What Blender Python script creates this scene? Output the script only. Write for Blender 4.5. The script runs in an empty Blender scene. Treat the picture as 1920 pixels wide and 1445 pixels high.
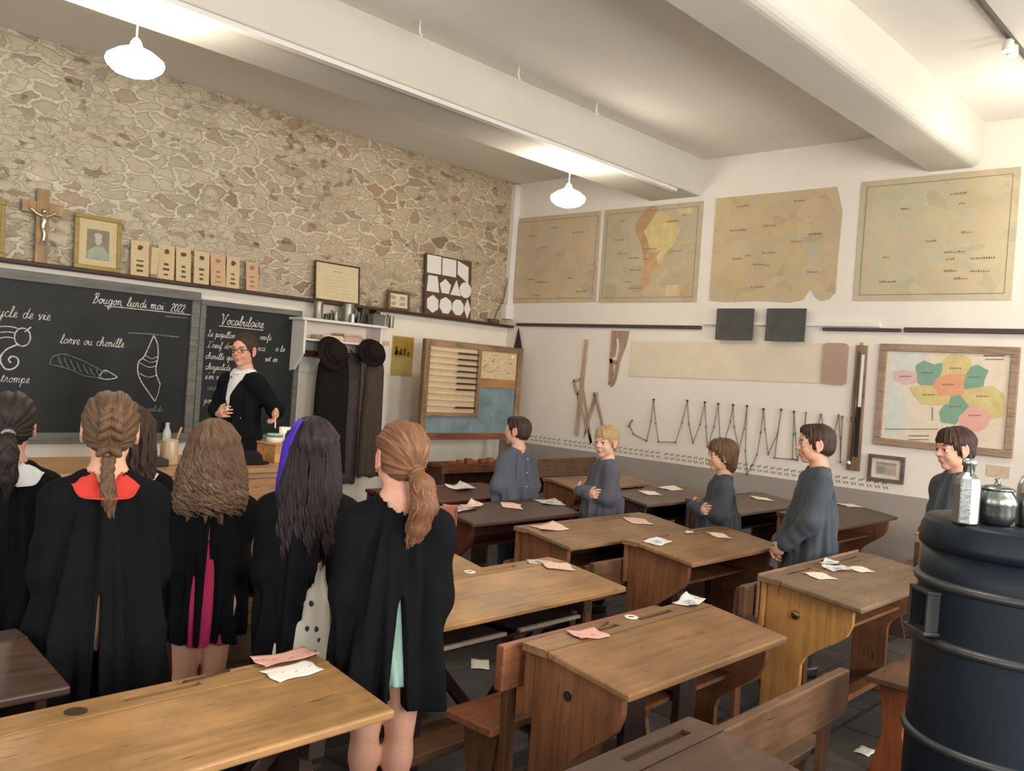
import bpy, math, random
import numpy as np
from mathutils import Vector, Matrix
random.seed(7)
SC = bpy.context.scene
COL = SC.collection
PI = math.pi

# ------------------------------------------------------------------ camera, world, exposure, daylight
CAM_LOC = (0.0, 0.0, 1.6)
CR = Vector((0.68167373, -0.72820045, 0.07102842))      # camera right
CD = Vector((0.04094469, -0.05895941, -0.99742033))     # camera down
CF = Vector((0.73050973, 0.68282347, -0.01037514))      # camera forward
FPX = 1650.33
cam = bpy.data.cameras.new('camera'); camo = bpy.data.objects.new('camera', cam); COL.objects.link(camo)
camo.matrix_world = Matrix(((CR.x, -CD.x, -CF.x, CAM_LOC[0]), (CR.y, -CD.y, -CF.y, CAM_LOC[1]),
                            (CR.z, -CD.z, -CF.z, CAM_LOC[2]), (0, 0, 0, 1)))
cam.sensor_width = 36.0; cam.sensor_fit = 'HORIZONTAL'; cam.lens = FPX * 36.0 / 1920.0
cam.clip_start = 0.05
SC.camera = camo

vs = SC.view_settings
vs.view_transform = 'Standard'; vs.look = 'None'; vs.gamma = 1.0; vs.use_curve_mapping = False
vs.exposure = 0.3
SC.cycles.use_denoising = True
SC.cycles.max_bounces = 8; SC.cycles.diffuse_bounces = 5

wd = bpy.data.worlds.new('sky'); SC.world = wd; wd.use_nodes = True
wd.node_tree.nodes['Background'].inputs[0].default_value = (0.75, 0.8, 0.88, 1)
wd.node_tree.nodes['Background'].inputs[1].default_value = 0.6

def area(name, loc, size, target, energy, color):
    l = bpy.data.lights.new(name, 'AREA'); l.shape = 'RECTANGLE'; l.size, l.size_y = size
    l.energy = energy; l.color = color
    o = bpy.data.objects.new(name, l); COL.objects.link(o); o.location = loc
    o.rotation_euler = (Vector(target) - Vector(loc)).to_track_quat('-Z', 'Y').to_euler()
    return o
# daylight entering by the three windows of the rear wall and the two of the left wall
YB = -2.4; XL = -2.6
WINS_BACK = [(-0.9, 0.6), (2.0, 3.5), (4.9, 6.4)]
WINS_LEFT = [(-0.4, 1.2), (2.6, 4.2)]
for (a, b) in WINS_BACK:
    area('window_daylight', ((a + b) / 2, YB - 0.12, 2.0), (1.5, 2.0), ((a + b) / 2, 5, 1.1), 150, (1.0, 0.98, 0.95))
for (a, b) in WINS_LEFT:
    area('window_daylight', (XL - 0.12, (a + b) / 2, 2.0), (1.6, 2.0), (5, (a + b) / 2, 1.1), 44, (0.97, 0.98, 1.0))

# ------------------------------------------------------------------ small helpers
def ray(px, py):
    return CR * (px - 960) + CD * (py - 722.5) + CF * FPX
def at_z(px, py, z):
    r = ray(px, py); t = (z - CAM_LOC[2]) / r.z
    return Vector((r.x * t, r.y * t, z))
def at_y(px, py, y):
    r = ray(px, py); t = y / r.y
    return Vector((r.x * t, y, CAM_LOC[2] + r.z * t))
def at_x(px, py, x):
    r = ray(px, py); t = x / r.x
    return Vector((x, r.y * t, CAM_LOC[2] + r.z * t))

def lin(h):
    if isinstance(h, str):
        h = h.lstrip('#'); c = [int(h[i:i + 2], 16) / 255 for i in (0, 2, 4)]
    else:
        c = list(h)
    return tuple((v / 12.92 if v <= 0.04045 else ((v + 0.055) / 1.055) ** 2.4) for v in c) + (1.0,)

class NT:
    """tiny node-tree builder"""
    def __init__(s, name):
        s.m = bpy.data.materials.new(name); s.m.use_nodes = True; s.t = s.m.node_tree
        s.b = s.t.nodes['Principled BSDF']
    def n(s, typ, **kw):
        x = s.t.nodes.new(typ)
        for k, v in kw.items():
            if k in x.inputs: x.inputs[k].default_value = v
            else: setattr(x, k, v)
        return x
    def l(s, a, b): s.t.links.new(a, b)
    def coord(s, scale=(1, 1, 1), kind='Object', loc=(0, 0, 0)):
        tc = s.n('ShaderNodeTexCoord'); mp = s.n('ShaderNodeMapping')
        mp.inputs['Scale'].default_value = scale; mp.inputs['Location'].default_value = loc
        s.l(tc.outputs[kind], mp.inputs['Vector']); return mp.outputs[0]
    def noise(s, vec, scale=5, detail=3, rough=0.55, dist=0.0):
        x = s.n('ShaderNodeTexNoise'); x.inputs['Scale'].default_value = scale
        x.inputs['Detail'].default_value = detail; x.inputs['Roughness'].default_value = rough
        x.inputs['Distortion'].default_value = dist
        if vec is not None: s.l(vec, x.inputs['Vector'])
        return x.outputs[0]
    def ramp(s, fac, stops, interp='LINEAR'):
        r = s.n('ShaderNodeValToRGB'); e = r.color_ramp; e.interpolation = interp
        while len(e.elements) < len(stops): e.elements.new(0.5)
        for el, (p, c) in zip(e.elements, stops):
            el.position = p; el.color = c if len(c) == 4 else lin(c)
        s.l(fac, r.inputs[0]); return r.outputs[0]
    def mix(s, fac, a, b, mode='MIX'):
        x = s.n('ShaderNodeMix', data_type='RGBA', blend_type=mode)
        for sock, v in ((x.inputs[0], fac), (x.inputs[6], a), (x.inputs[7], b)):
            if hasattr(v, 'links') or hasattr(v, 'is_linked'): s.l(v, sock)
            else: sock.default_value = v
        return x.outputs[2]
    def math(s, op, a, b=0.0, clamp=False):
        x = s.n('ShaderNodeMath', operation=op, use_clamp=clamp)
        for sock, v in ((x.inputs[0], a), (x.inputs[1], b)):
            if hasattr(v, 'is_linked'): s.l(v, sock)
            else: sock.default_value = v
        return x.outputs[0]
    def bump(s, h, strength=0.3, dist=0.01):
        b = s.n('ShaderNodeBump'); b.inputs['Strength'].default_value = strength
        b.inputs['Distance'].default_value = dist
        s.l(h, b.inputs['Height']); s.l(b.outputs[0], s.b.inputs['Normal'])
    def col(s, c):
        if hasattr(c, 'is_linked'): s.l(c, s.b.inputs['Base Color'])
        else: s.b.inputs['Base Color'].default_value = c
    def set(s, rough=0.6, metal=0.0, spec=0.4):
        s.b.inputs['Roughness'].default_value = rough; s.b.inputs['Metallic'].default_value = metal
        s.b.inputs['Specular IOR Level'].default_value = spec

MATS = {}
def plain(name, c, rough=0.6, metal=0.0, spec=0.35, var=0.12, scale=14, bump=0.0):
    if name in MATS: return MATS[name]
    t = NT(name); base = lin(c)
    v = t.noise(t.coord(), scale, 4)
    dk = tuple(x * (1 - var) for x in base[:3]) + (1,); lt = tuple(min(1, x * (1 + var)) for x in base[:3]) + (1,)
    t.col(t.ramp(v, [(0.3, dk), (0.7, lt)])); t.set(rough, metal, spec)
    if bump: t.bump(t.noise(t.coord(), scale * 6, 3), bump, 0.004)
    MATS[name] = t.m; return t.m

def wood(name, c, axis='x', rough=0.5, dark=0.62, wear=0.25, spec=0.35):
    if name in MATS: return MATS[name]
    t = NT(name); base = lin(c)
    sc = {'x': (1.2, 16, 16), 'y': (16, 1.2, 16), 'z': (16, 16, 1.2)}[axis]
    off = (random.random() * 9, random.random() * 9, random.random() * 9)
    g = t.noise(t.coord(sc, loc=off), 2.2, 6, 0.62, 0.5)
    dk = tuple(x * dark for x in base[:3]) + (1,); lt = tuple(min(1, x * 1.18) for x in base[:3]) + (1,)
    c1 = t.ramp(g, [(0.30, dk), (0.5, base), (0.72, lt)])
    big = t.noise(t.coord(loc=off), 3.0, 4, 0.6)
    st = t.ramp(big, [(0.42, (1 - wear * 1.4,) * 3 + (1,)), (0.6, (1, 1, 1, 1))])
    c2 = t.mix(1.0, c1, st, 'MULTIPLY')
    sc2 = {'x': (6, 40, 40), 'y': (40, 6, 40), 'z': (40, 40, 6)}[axis]
    fl = t.noise(t.coord(sc2, loc=off), 1.4, 2, 0.5)
    sp = t.ramp(fl, [(0.26, tuple(0.35 + 0 * x for x in range(3)) + (1,)), (0.33, (1, 1, 1, 1))])
    t.col(t.mix(0.8, c2, sp, 'MULTIPLY')); t.set(rough, 0, spec)
    t.bump(g, 0.12, 0.004)
    MATS[name] = t.m; return t.m

# ------------------------------------------------------------------ mesh builder
class MB:
    def __init__(s): s.v = []; s.f = []; s.m = []; s.fl = {}
    def quad(s, a, b, c, d, m=0):
        i = len(s.v); s.v += [tuple(a), tuple(b), tuple(c), tuple(d)]; s.f.append((i, i + 1, i + 2, i + 3)); s.m.append(m)
    def poly(s, pts, m=0):
        i = len(s.v); s.v += [tuple(p) for p in pts]; s.f.append(tuple(range(i, i + len(pts)))); s.m.append(m)
    def hexa(s, p, m=0):
        i = len(s.v); s.v += [tuple(q) for q in p]
        for q in ((3, 2, 1, 0), (4, 5, 6, 7), (0, 1, 5, 4), (1, 2, 6, 5), (2, 3, 7, 6), (3, 0, 4, 7)):
            s.f.append(tuple(i + k for k in q)); s.m.append(m)
        return s
    def box(s, x0, x1, y0, y1, z0, z1, m=0):
        return s.hexa([(x0, y0, z0), (x1, y0, z0), (x1, y1, z0), (x0, y1, z0), (x0, y0, z1), (x1, y0, z1), (x1, y1, z1), (x0, y1, z1)], m)
    def obox(s, c, size, M=None, m=0):
        hx, hy, hz = (k / 2 for k in size); M = M or Matrix.Identity(3); c = Vector(c)
        P = [(-hx, -hy, -hz), (hx, -hy, -hz), (hx, hy, -hz), (-hx, hy, -hz), (-hx, -hy, hz), (hx, -hy, hz), (hx, hy, hz), (-hx, hy, hz)]
        return s.hexa([c + M @ Vector(p) for p in P], m)
    def bar(s, a, b, w, t, up=(0, 0, 1), m=0):
        a, b = Vector(a), Vector(b); d = (b - a); L = d.length; d.normalize()
        sd = d.cross(Vector(up)).normalized(); u = sd.cross(d)
        M = Matrix((d, sd, u)).transposed()
        return s.obox((a + b) / 2, (L, w, t), M, m)
    def prism(s, pts, plane, a, b, m=0):
        """pts: 2-D outline in 'xz','yz' or 'xy', extruded along the third axis from a to b"""
        def mk(p, t):
            return {'xz': (p[0], t, p[1]), 'yz': (t, p[0], p[1]), 'xy': (p[0], p[1], t)}[plane]
        n = len(pts); i = len(s.v)
        s.v += [mk(p, a) for p in pts] + [mk(p, b) for p in pts]
        s.f.append(tuple(range(i, i + n))); s.m.append(m)
        s.f.append(tuple(range(i + 2 * n - 1, i + n - 1, -1))); s.m.append(m)
        for k in range(n):
            j = (k + 1) % n; s.f.append((i + j, i + k, i + n + k, i + n + j)); s.m.append(m)
        return s
    def tube(s, path, r, n=8, m=0, flat=None, u=None):
        path = [Vector(p) for p in path]; N = len(path)
        rr = r if isinstance(r, (list, tuple)) else [r] * N
        i0 = len(s.v); ref = None
        for k, p in enumerate(path):
            d = (path[min(k + 1, N - 1)] - path[max(k - 1, 0)])
            d = d.normalized() if d.length > 1e-9 else Vector((0, 0, 1))
            if ref is None: ref = Vector((0, 0, 1)) if abs(d.z) < 0.9 else Vector((1, 0, 0))
            a = d.cross(ref)
            if a.length < 1e-6: a = d.orthogonal()
            a.normalize(); b = d.cross(a); ref = -b if flat is None else ref
            if flat is not None:
                b = Vector(flat); a = d.cross(b).normalized()
            for q in range(n):
                t = 2 * PI * q / n
                s.v.append(tuple(p + a * (rr[k] * math.cos(t)) + b * (rr[k] * math.sin(t) * (0.35 if flat is not None else 1))))
                if u is not None: s.fl[len(s.v) - 1] = (u + 0.03 * q, k * 0.1, 0)
        for k in range(N - 1):
            for q in range(n):
                a = i0 + k * n + q; b = i0 + k * n + (q + 1) % n
                s.f.append((b, a, a + n, b + n)); s.m.append(m)
        s.f.append(tuple(i0 + q for q in range(n))); s.m.append(m)
        s.f.append(tuple(i0 + (N - 1) * n + q for q in range(n - 1, -1, -1))); s.m.append(m)
        return s
    def lathe(s, prof, n=24, c=(0, 0, 0), m=0, sx=1, sy=1):
        i0 = len(s.v)
        for (r, z) in prof:
            for q in range(n):
                t = 2 * PI * q / n; s.v.append((c[0] + r * sx * math.cos(t), c[1] + r * sy * math.sin(t), c[2] + z))
        for k in range(len(prof) - 1):
            for q in range(n):
                a = i0 + k * n + q; b = i0 + k * n + (q + 1) % n
                s.f.append((a, b, b + n, a + n)); s.m.append(m)
        s.f.append(tuple(i0 + q for q in range(n - 1, -1, -1))); s.m.append(m)
        e = i0 + (len(prof) - 1) * n
        s.f.append(tuple(e + q for q in range(n))); s.m.append(m)
        return s
    def sheet(s, fn, nu, nv, m=0):
        i0 = len(s.v)
        for j in range(nv + 1):
            for i in range(nu + 1): s.v.append(tuple(fn(i / nu, j / nv)))
        for j in range(nv):
            for i in range(nu):
                a = i0 + j * (nu + 1) + i; s.f.append((a, a + 1, a + nu + 2, a + nu + 1)); s.m.append(m)
        return s
    def add(s, V, F, m=0, flow=None):
        i0 = len(s.v); s.v += [tuple(map(float, p)) for p in V]
        s.f += [tuple(int(i0 + k) for k in q) for q in F]; s.m += [m] * len(F)
        if flow is not None:
            for k, p in enumerate(flow): s.fl[i0 + k] = tuple(map(float, p))
    def build(s, name, mats, parent=None, smooth=False, bevel=0.0, solid=0.0, sub=0):
        me = bpy.data.meshes.new(name); me.from_pydata(s.v, [], s.f); me.update()
        for mm in (mats if isinstance(mats, (list, tuple)) else [mats]): me.materials.append(mm)
        if any(s.m): me.polygons.foreach_set('material_index', s.m)
        if smooth: me.polygons.foreach_set('use_smooth', [True] * len(me.polygons))
        if s.fl:
            at = me.attributes.new('flow', 'FLOAT_VECTOR', 'POINT')
            arr = np.zeros((len(s.v), 3), np.float32)
            for k, p in s.fl.items(): arr[k] = p
            at.data.foreach_set('vector', arr.ravel())
        o = bpy.data.objects.new(name, me); COL.objects.link(o)
        if parent: o.parent = parent
        if bevel:
            b = o.modifiers.new('bevel', 'BEVEL'); b.width = bevel; b.segments = 2; b.limit_method = 'ANGLE'; b.angle_limit = 0.7
        if solid:
            b = o.modifiers.new('solid', 'SOLIDIFY'); b.thickness = solid; b.offset = 0
        if sub:
            b = o.modifiers.new('sub', 'SUBSURF'); b.levels = sub; b.render_levels = sub
        return o

def thing(name, label, cat, loc=(0, 0, 0), rz=0.0, group=None):
    o = bpy.data.objects.new(name, None); COL.objects.link(o); o.location = loc; o.rotation_euler = (0, 0, rz)
    o.empty_display_size = 0.1
    o['label'] = label; o['category'] = cat
    if group: o['group'] = group
    return o
def tag(o, label, cat, group=None):
    o['label'] = label; o['category'] = cat
    if group: o['group'] = group
    return o
def struct(o):
    o['kind'] = 'structure'; return o
def smooth_path(pts, n=4):
    P = [Vector(p) for p in pts]; P = [2 * P[0] - P[1]] + P + [2 * P[-1] - P[-2]]; out = []
    for i in range(1, len(P) - 2):
        for k in range(n):
            t = k / n; a, b, c, d = P[i - 1], P[i], P[i + 1], P[i + 2]
            out.append(0.5 * ((2 * b) + (c - a) * t + (2 * a - 5 * b + 4 * c - d) * t * t + (3 * b - a - 3 * c + d) * t ** 3))
    return out + [P[-2]]

# ------------------------------------------------------------------ room
W = 7.6; D = 7.25; ZC = 3.88; ZD = 0.84; ZR = 2.2

def mat_stone():
    t = NT('rubble_stone')
    tc = t.n('ShaderNodeTexCoord')
    sep = t.n('ShaderNodeSeparateXYZ'); t.l(tc.outputs['Object'], sep.inputs[0])
    cmb = t.n('ShaderNodeCombineXYZ'); t.l(sep.outputs[0], cmb.inputs[0])
    t.l(t.math('MULTIPLY', sep.outputs[2], 1.9), cmb.inputs[1])
    wob = t.n('ShaderNodeTexNoise', noise_dimensions='3D'); wob.inputs['Scale'].default_value = 3.6; wob.inputs['Detail'].default_value = 5; wob.inputs['Roughness'].default_value = 0.6
    t.l(cmb.outputs[0], wob.inputs['Vector'])
    va = t.n('ShaderNodeVectorMath', operation='MULTIPLY_ADD'); va.inputs[1].default_value = (0.42, 0.34, 0)
    t.l(wob.outputs['Color'], va.inputs[0]); t.l(cmb.outputs[0], va.inputs[2])
    P = va.outputs[0]
    def vor(feature, scale):
        v = t.n('ShaderNodeTexVoronoi', feature=feature, voronoi_dimensions='2D'); v.inputs['Scale'].default_value = scale
        v.inputs['Randomness'].default_value = 0.85
        t.l(P, v.inputs['Vector']); return v
    e1 = vor('DISTANCE_TO_EDGE', 5.2); c1 = vor('F1', 5.2)
    e2 = vor('DISTANCE_TO_EDGE', 9.4); c2 = vor('F1', 9.4)
    sel = t.ramp(t.noise(t.coord((1, 1, 1), loc=(3, 0, 1)), 1.1, 2), [(0.50, (0, 0, 0, 1)), (0.56, (1, 1, 1, 1))])
    edge = t.mix(sel, e1.outputs['Distance'], t.math('MULTIPLY', e2.outputs['Distance'], 1.5))
    cell = t.mix(sel, c1.outputs['Color'], c2.outputs['Color'])
    rough_n = t.noise(t.coord((1, 1, 1.4)), 16, 5, 0.65)
    edge2 = t.math('ADD', edge, t.math('MULTIPLY', t.math('SUBTRACT', rough_n, 0.5), 0.20))
    mort = t.ramp(edge2, [(0.05, (0, 0, 0, 1)), (0.17, (1, 1, 1, 1))])
    sepc = t.n('ShaderNodeSeparateColor'); t.l(cell, sepc.inputs[0])
    stone = t.ramp(sepc.outputs[0], [(0.0, '#b7ab9a'), (0.25, '#c8bca8'), (0.45, '#c2b9a8'), (0.62, '#cbbfaa'), (0.8, '#a59b8c'), (0.92, '#b39f88'), (1.0, '#8a7f70')])
    stone = t.mix(0.55, stone, t.ramp(t.noise(t.coord(), 22, 5, 0.7), [(0.32, (0.74, 0.72, 0.69, 1)), (0.65, (1.08, 1.07, 1.05, 1))]), 'MULTIPLY')
    mcol = t.ramp(t.noise(t.coord(), 6, 4), [(0.3, '#d0c5b2'), (0.7, '#dacfbd')])
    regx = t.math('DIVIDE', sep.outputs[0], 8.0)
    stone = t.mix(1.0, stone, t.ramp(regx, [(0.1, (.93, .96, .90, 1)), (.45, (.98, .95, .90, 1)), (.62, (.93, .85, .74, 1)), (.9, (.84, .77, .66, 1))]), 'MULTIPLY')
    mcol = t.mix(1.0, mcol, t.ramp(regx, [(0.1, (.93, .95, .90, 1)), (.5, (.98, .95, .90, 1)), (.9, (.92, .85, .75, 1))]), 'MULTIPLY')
    col = t.mix(mort, mcol, stone)
    pit = t.ramp(t.noise(t.coord((1, 1, 1.5), loc=(7, 2, 5)), 7.5, 3, 0.5), [(0.64, (1, 1, 1, 1)), (0.70, (0.50, 0.44, 0.38, 1))])
    t.col(t.mix(0.85, col, pit, 'MULTIPLY')); t.set(0.93, 0, 0.15)
    hgt = t.math('ADD', t.math('MULTIPLY', mort, 0.7), t.math('MULTIPLY', rough_n, 0.6))
    t.bump(hgt, 0.75, 0.03)
    return t.m

def mat_wall_right():
    t = NT('painted_plaster_right')
    tc = t.n('ShaderNodeTexCoord'); sep = t.n('ShaderNodeSeparateXYZ'); t.l(tc.outputs['Object'], sep.inputs[0])
    z = t.math('DIVIDE', sep.outputs[2], 4.0)
    c = t.ramp(z, [(0.0, '#9d938c'), (ZD / 4, '#e3dbd0'), (2.19 / 4, '#e2dbd1')], 'CONSTANT')
    v = t.ramp(t.noise(t.coord(), 1.6, 5, 0.6), [(0.3, (0.93, 0.92, 0.91, 1)), (0.7, (1.0, 1.0, 1.0, 1))])
    t.col(t.mix(1.0, c, v, 'MULTIPLY')); t.set(0.85, 0, 0.2)
    t.bump(t.noise(t.coord(), 40, 3), 0.08, 0.004); return t.m

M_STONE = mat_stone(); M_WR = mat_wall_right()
M_PLASTER = plain('cream_plaster', '#e6dccd', 0.85, 0, 0.2, 0.05, 3, 0.08)
M_CEIL = plain('ceiling_paint', '#dcd7cd', 0.9, 0, 0.15, 0.03, 2)
M_BEAM = plain('beam_paint', '#c9c4b8', 0.85, 0, 0.2, 0.03, 2)
M_WHITE = plain('white_paint', '#dcd8cf', 0.6, 0, 0.3, 0.04, 5)
M_DARKWOOD = wood('dark_stained_wood', '#4b3327', 'x')
M_BLACK = plain('black_paint', '#1e1c1b', 0.6)

def mat_floor():
    t = NT('stone_floor')
    br = t.n('ShaderNodeTexBrick'); br.offset = 0.5
    br.inputs['Color1'].default_value = lin('#3d3c3b'); br.inputs['Color2'].default_value = lin('#464442'); br.inputs['Mortar'].default_value = lin('#302f2e')
    br.inputs['Scale'].default_value = 1.0; br.inputs['Mortar Size'].default_value = 0.012
    br.inputs['Brick Width'].default_value = 0.62; br.inputs['Row Height'].default_value = 0.42
    t.l(t.coord((1, 1, 1)), br.inputs['Vector'])
    v = t.ramp(t.noise(t.coord(), 2.4, 6, 0.65), [(0.3, (0.55, 0.55, 0.56, 1)), (0.7, (1.2, 1.18, 1.12, 1))])
    t.col(t.mix(1.0, br.outputs[0], v, 'MULTIPLY')); t.set(0.55, 0, 0.4)
    t.bump(t.math('ADD', br.outputs['Fac'], t.noise(t.coord(), 20, 4)), 0.2, 0.006); return t.m
M_FLOOR = mat_floor()

o = MB().box(XL - 0.3, W + 0.3, YB - 0.3, D + 0.3, -0.2, 0.0).build('floor', M_FLOOR); struct(o)
o = MB().box(XL - 0.3, W + 0.3, YB - 0.3, D + 0.3, ZC, ZC + 0.25).build('ceiling', M_CEIL); struct(o)
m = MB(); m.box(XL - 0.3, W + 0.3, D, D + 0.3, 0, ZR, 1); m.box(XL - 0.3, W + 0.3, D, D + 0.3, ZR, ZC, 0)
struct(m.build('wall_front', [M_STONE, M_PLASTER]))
struct(MB().box(W, W + 0.3, YB - 0.3, D, 0, ZC).build('wall_right', M_WR))
def windowed_wall(name, axis, base, thick, lo, hi, wins, z0, z1, mat):
    m = MB(); cuts = [lo]
    def b(a, c, za, zb):
        if axis == 'x': m.box(a, c, base - thick, base, za, zb)
        else: m.box(base - thick, base, a, c, za, zb)
    e = lo
    for (a, c) in wins:
        b(e, a, 0, ZC); b(a, c, 0, z0); b(a, c, z1, ZC); e = c
    b(e, hi, 0, ZC)
    struct(m.build(name, mat))
windowed_wall('wall_back', 'x', YB, 0.3, XL, W, WINS_BACK, 1.0, 3.0, M_PLASTER)
windowed_wall('wall_left', 'y', XL, 0.3, YB, D, WINS_LEFT, 1.0, 3.0, M_PLASTER)
k = 1
for (a, c) in WINS_BACK:
    m = MB()
    for x in (a, (a + c) / 2 - 0.03, c - 0.06): m.box(x, x + 0.06, YB - 0.1, YB - 0.04, 1.0, 3.0)
    for z in (1.0, 1.97, 2.94): m.box(a, c, YB - 0.1, YB - 0.04, z, z + 0.06)
    struct(m.build('window_%d' % k, M_WHITE)); k += 1
for (a, c) in WINS_LEFT:
    m = MB()
    for y in (a, (a + c) / 2 - 0.03, c - 0.06): m.box(XL - 0.1, XL - 0.04, y, y + 0.06, 1.0, 3.0)
    for z in (1.0, 1.97, 2.94): m.box(XL - 0.1, XL - 0.04, a, c, z, z + 0.06)
    struct(m.build('window_%d' % k, M_WHITE)); k += 1

# ceiling beams, run along X into the right wall
def beam(n, y0, y1, z0, r=0.06):
    pts = [(y1, ZC), (y1, z0)]
    for q in range(7):
        a = PI / 2 * q / 6; pts.append((y0 + r - r * math.sin(a), z0 + r - r * math.cos(a)))
    pts += [(y0, ZC)]
    o = MB().prism(pts, 'yz', XL, W).build('trim_%d' % n, M_BEAM, bevel=0.0); struct(o)
beam(1, 4.72, 5.31, 3.52, 0.015); beam(2, 2.16, 2.56, 3.53, 0.09); beam(3, -0.5, -0.1, 3.53, 0.06)
# trunking along the far beam, shelf ledge, rails, corner pipe
struct(MB().box(XL, W - 0.4, 4.74, 4.80, 3.49, 3.52).build('trim_4', M_WHITE))
struct(MB().box(XL, W, D - 0.115, D, ZR - 0.03, ZR).build('trim_5', M_DARKWOOD, bevel=0.006))
m = MB(); m.box(W - 0.03, W, 4.6, D - 0.17, ZR - 0.005, ZR + 0.03); struct(m.build('trim_6', plain('rail_dark', '#4a3c38', 0.6), bevel=0.004))
m = MB(); m.box(W - 0.035, W, 2.69, 3.36, ZR, ZR + 0.03); struct(m.build('trim_7', plain('rail_dark', '#4a3c38'), bevel=0.004))
m = MB(); m.box(W - 0.035, W, -2.0, 2.66, ZR, ZR + 0.04); struct(m.build('trim_8', plain('rail_dark', '#4a3c38'), bevel=0.004))
m = MB(); m.box(W - 0.03, W, 2.86, 4.58, ZR + 0.04, ZR + 0.075); struct(m.build('trim_9', M_WHITE, bevel=0.004))
m = MB(); m.box(W - 0.09, W, D - 0.07, D, 2.42, ZC - 0.02); m.box(W - 0.13, W - 0.0, D - 0.09, D, 2.27, 2.44); struct(m.build('trim_10', M_WHITE, bevel=0.006))
# stencilled border above the dado
m = MB(); rnd = random.Random(3)
y = 6.75
while y > 2.72:
    for row, (zz, sl) in enumerate(((0.925, 1), (0.885, -1))):
        for q in range(2):
            yy = y - 0.024 * q - 0.008 * row; L = 0.042; w_ = 0.011
            dy = -0.5 * L * 0.75; dz = 0.5 * L * 0.8 * sl
            c = (yy, zz + 0.004 * q)
            nx, nz = -dz / L, dy / L
            m.quad((W - 0.0012, c[0] - dy, c[1] - dz), (W - 0.0012, c[0] + nx * w_ , c[1] + nz * w_), (W - 0.0012, c[0] + dy, c[1] + dz), (W - 0.0012, c[0] - nx * w_, c[1] - nz * w_))
    y -= 0.068 if rnd.random() > 0.06 else 0.10
struct(m.build('trim_11', plain('stencil_grey', '#7b7066', 0.9)))
m = MB(); m.tube(smooth_path([(W - 0.25, D - 0.02, 2.24), (W - 0.2, D - 0.02, 2.36), (W - 0.12, D - 0.03, 2.52), (W - 0.1, D - 0.04, 2.75)]), 0.005, 6)
m.box(W - 0.34, W - 0.2, D - 0.06, D - 0.0, ZR + 0.005, ZR + 0.05)
struct(m.build('trim_12', plain('cable_dark', '#5a4a40', 0.6)))

# ------------------------------------------------------------------ lamps
def mat_emit(name, c, s):
    t = NT(name); t.b.inputs['Emission Color'].default_value = lin(c); t.b.inputs['Emission Strength'].default_value = s
    t.b.inputs['Base Color'].default_value = lin('#fff4dc'); return t.m
M_OPAL = mat_emit('lit_opal_glass', '#fff4e4', 52.0)
M_OPAL2 = mat_emit('lit_opal_glass_near', '#fff4e4', 34.0)
M_BRASS = plain('aged_brass', '#8a7440', 0.35, 1.0)
def pendant(x, y, z, zt, label, mt=None):
    t = thing('pendant_lamp', label, 'lamp', (x, y, z), 0, 'opal glass pendant lamps')
    MB().lathe([(0.02, 0.08), (0.045, 0.078), (0.10, 0.052), (0.15, 0.015), (0.156, -0.005), (0.145, -0.03), (0.11, -0.06), (0.055, -0.078), (0.0, -0.084)], 36).build('lamp_shade', mt or M_OPAL, t, True)
    MB().lathe([(0.03, 0.083), (0.032, 0.1), (0.02, 0.125), (0.008, 0.135)], 20).build('cap', M_WHITE, t, True)
    MB().tube([(0, 0, 0.13), (0, 0, zt - z)], 0.005, 8).build('cord', M_WHITE, t)
    MB().lathe([(0.04, zt - z - 0.03), (0.045, zt - z)], 20).build('ceiling_rose', M_WHITE, t, True)
    return t
pendant(2.08, 4.99, 3.2, 3.52, 'lit opal pendant lamp hanging before the stone wall, above the crucifix')
pendant(5.93, 5.03, 3.2, 3.52, 'lit opal pendant lamp hanging in front of the two faded wall maps by the corner')
for lx, mo in ((6.72, 'near'), (2.5, 'far')):
    pendant(lx, 1.45, 3.14, ZC, 'lit opal pendant lamp of the row nearer the stove, just beyond the photo frame', M_OPAL2 if mo == 'near' else M_OPAL)

# spotlight track on the ceiling, two lit spots
t = thing('spotlight_track', 'dark thin ceiling spotlight track at the upper right, two lit spots', 'track light', (5.9, 1.57, ZC))
MB().box(-1.2, 1.2, -0.012, 0.012, -0.03, 0).build('rail', plain('track_grey', '#4c4740', 0.4), t)
for dx in (-0.03, 0.03):
    MB().lathe([(0.012, -0.03), (0.03, -0.045), (0.034, -0.10), (0.03, -0.105)], 16, (dx * 1.6, 0, 0)).build('spot_head', M_WHITE, t, True)
    MB().lathe([(0.03, -0.106), (0.0, -0.112)], 16, (dx * 1.6, 0, 0)).build('bulb', mat_emit('spot_bulb', '#fff0d0', 18), t, True)
# hooks on the ceiling beside the far beam
for (px, py) in ((787, 55), (972, 138), (1118, 205)):
    p = at_z(px, py, ZC - 0.06)
    tag(MB().tube([(p.x, p.y, ZC), (p.x, p.y, ZC - 0.07), (p.x + 0.015, p.y, ZC - 0.10), (p.x + 0.03, p.y, ZC - 0.08)], 0.007, 8).build('ceiling_hook', M_WHITE, smooth=True),
        {787: 'white ceiling hook nearest the left pendant lamp', 972: 'white ceiling hook, the middle one of the three beside the beam', 1118: 'white ceiling hook nearest the right pendant lamp'}[px], 'hook', 'ceiling hooks')

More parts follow.
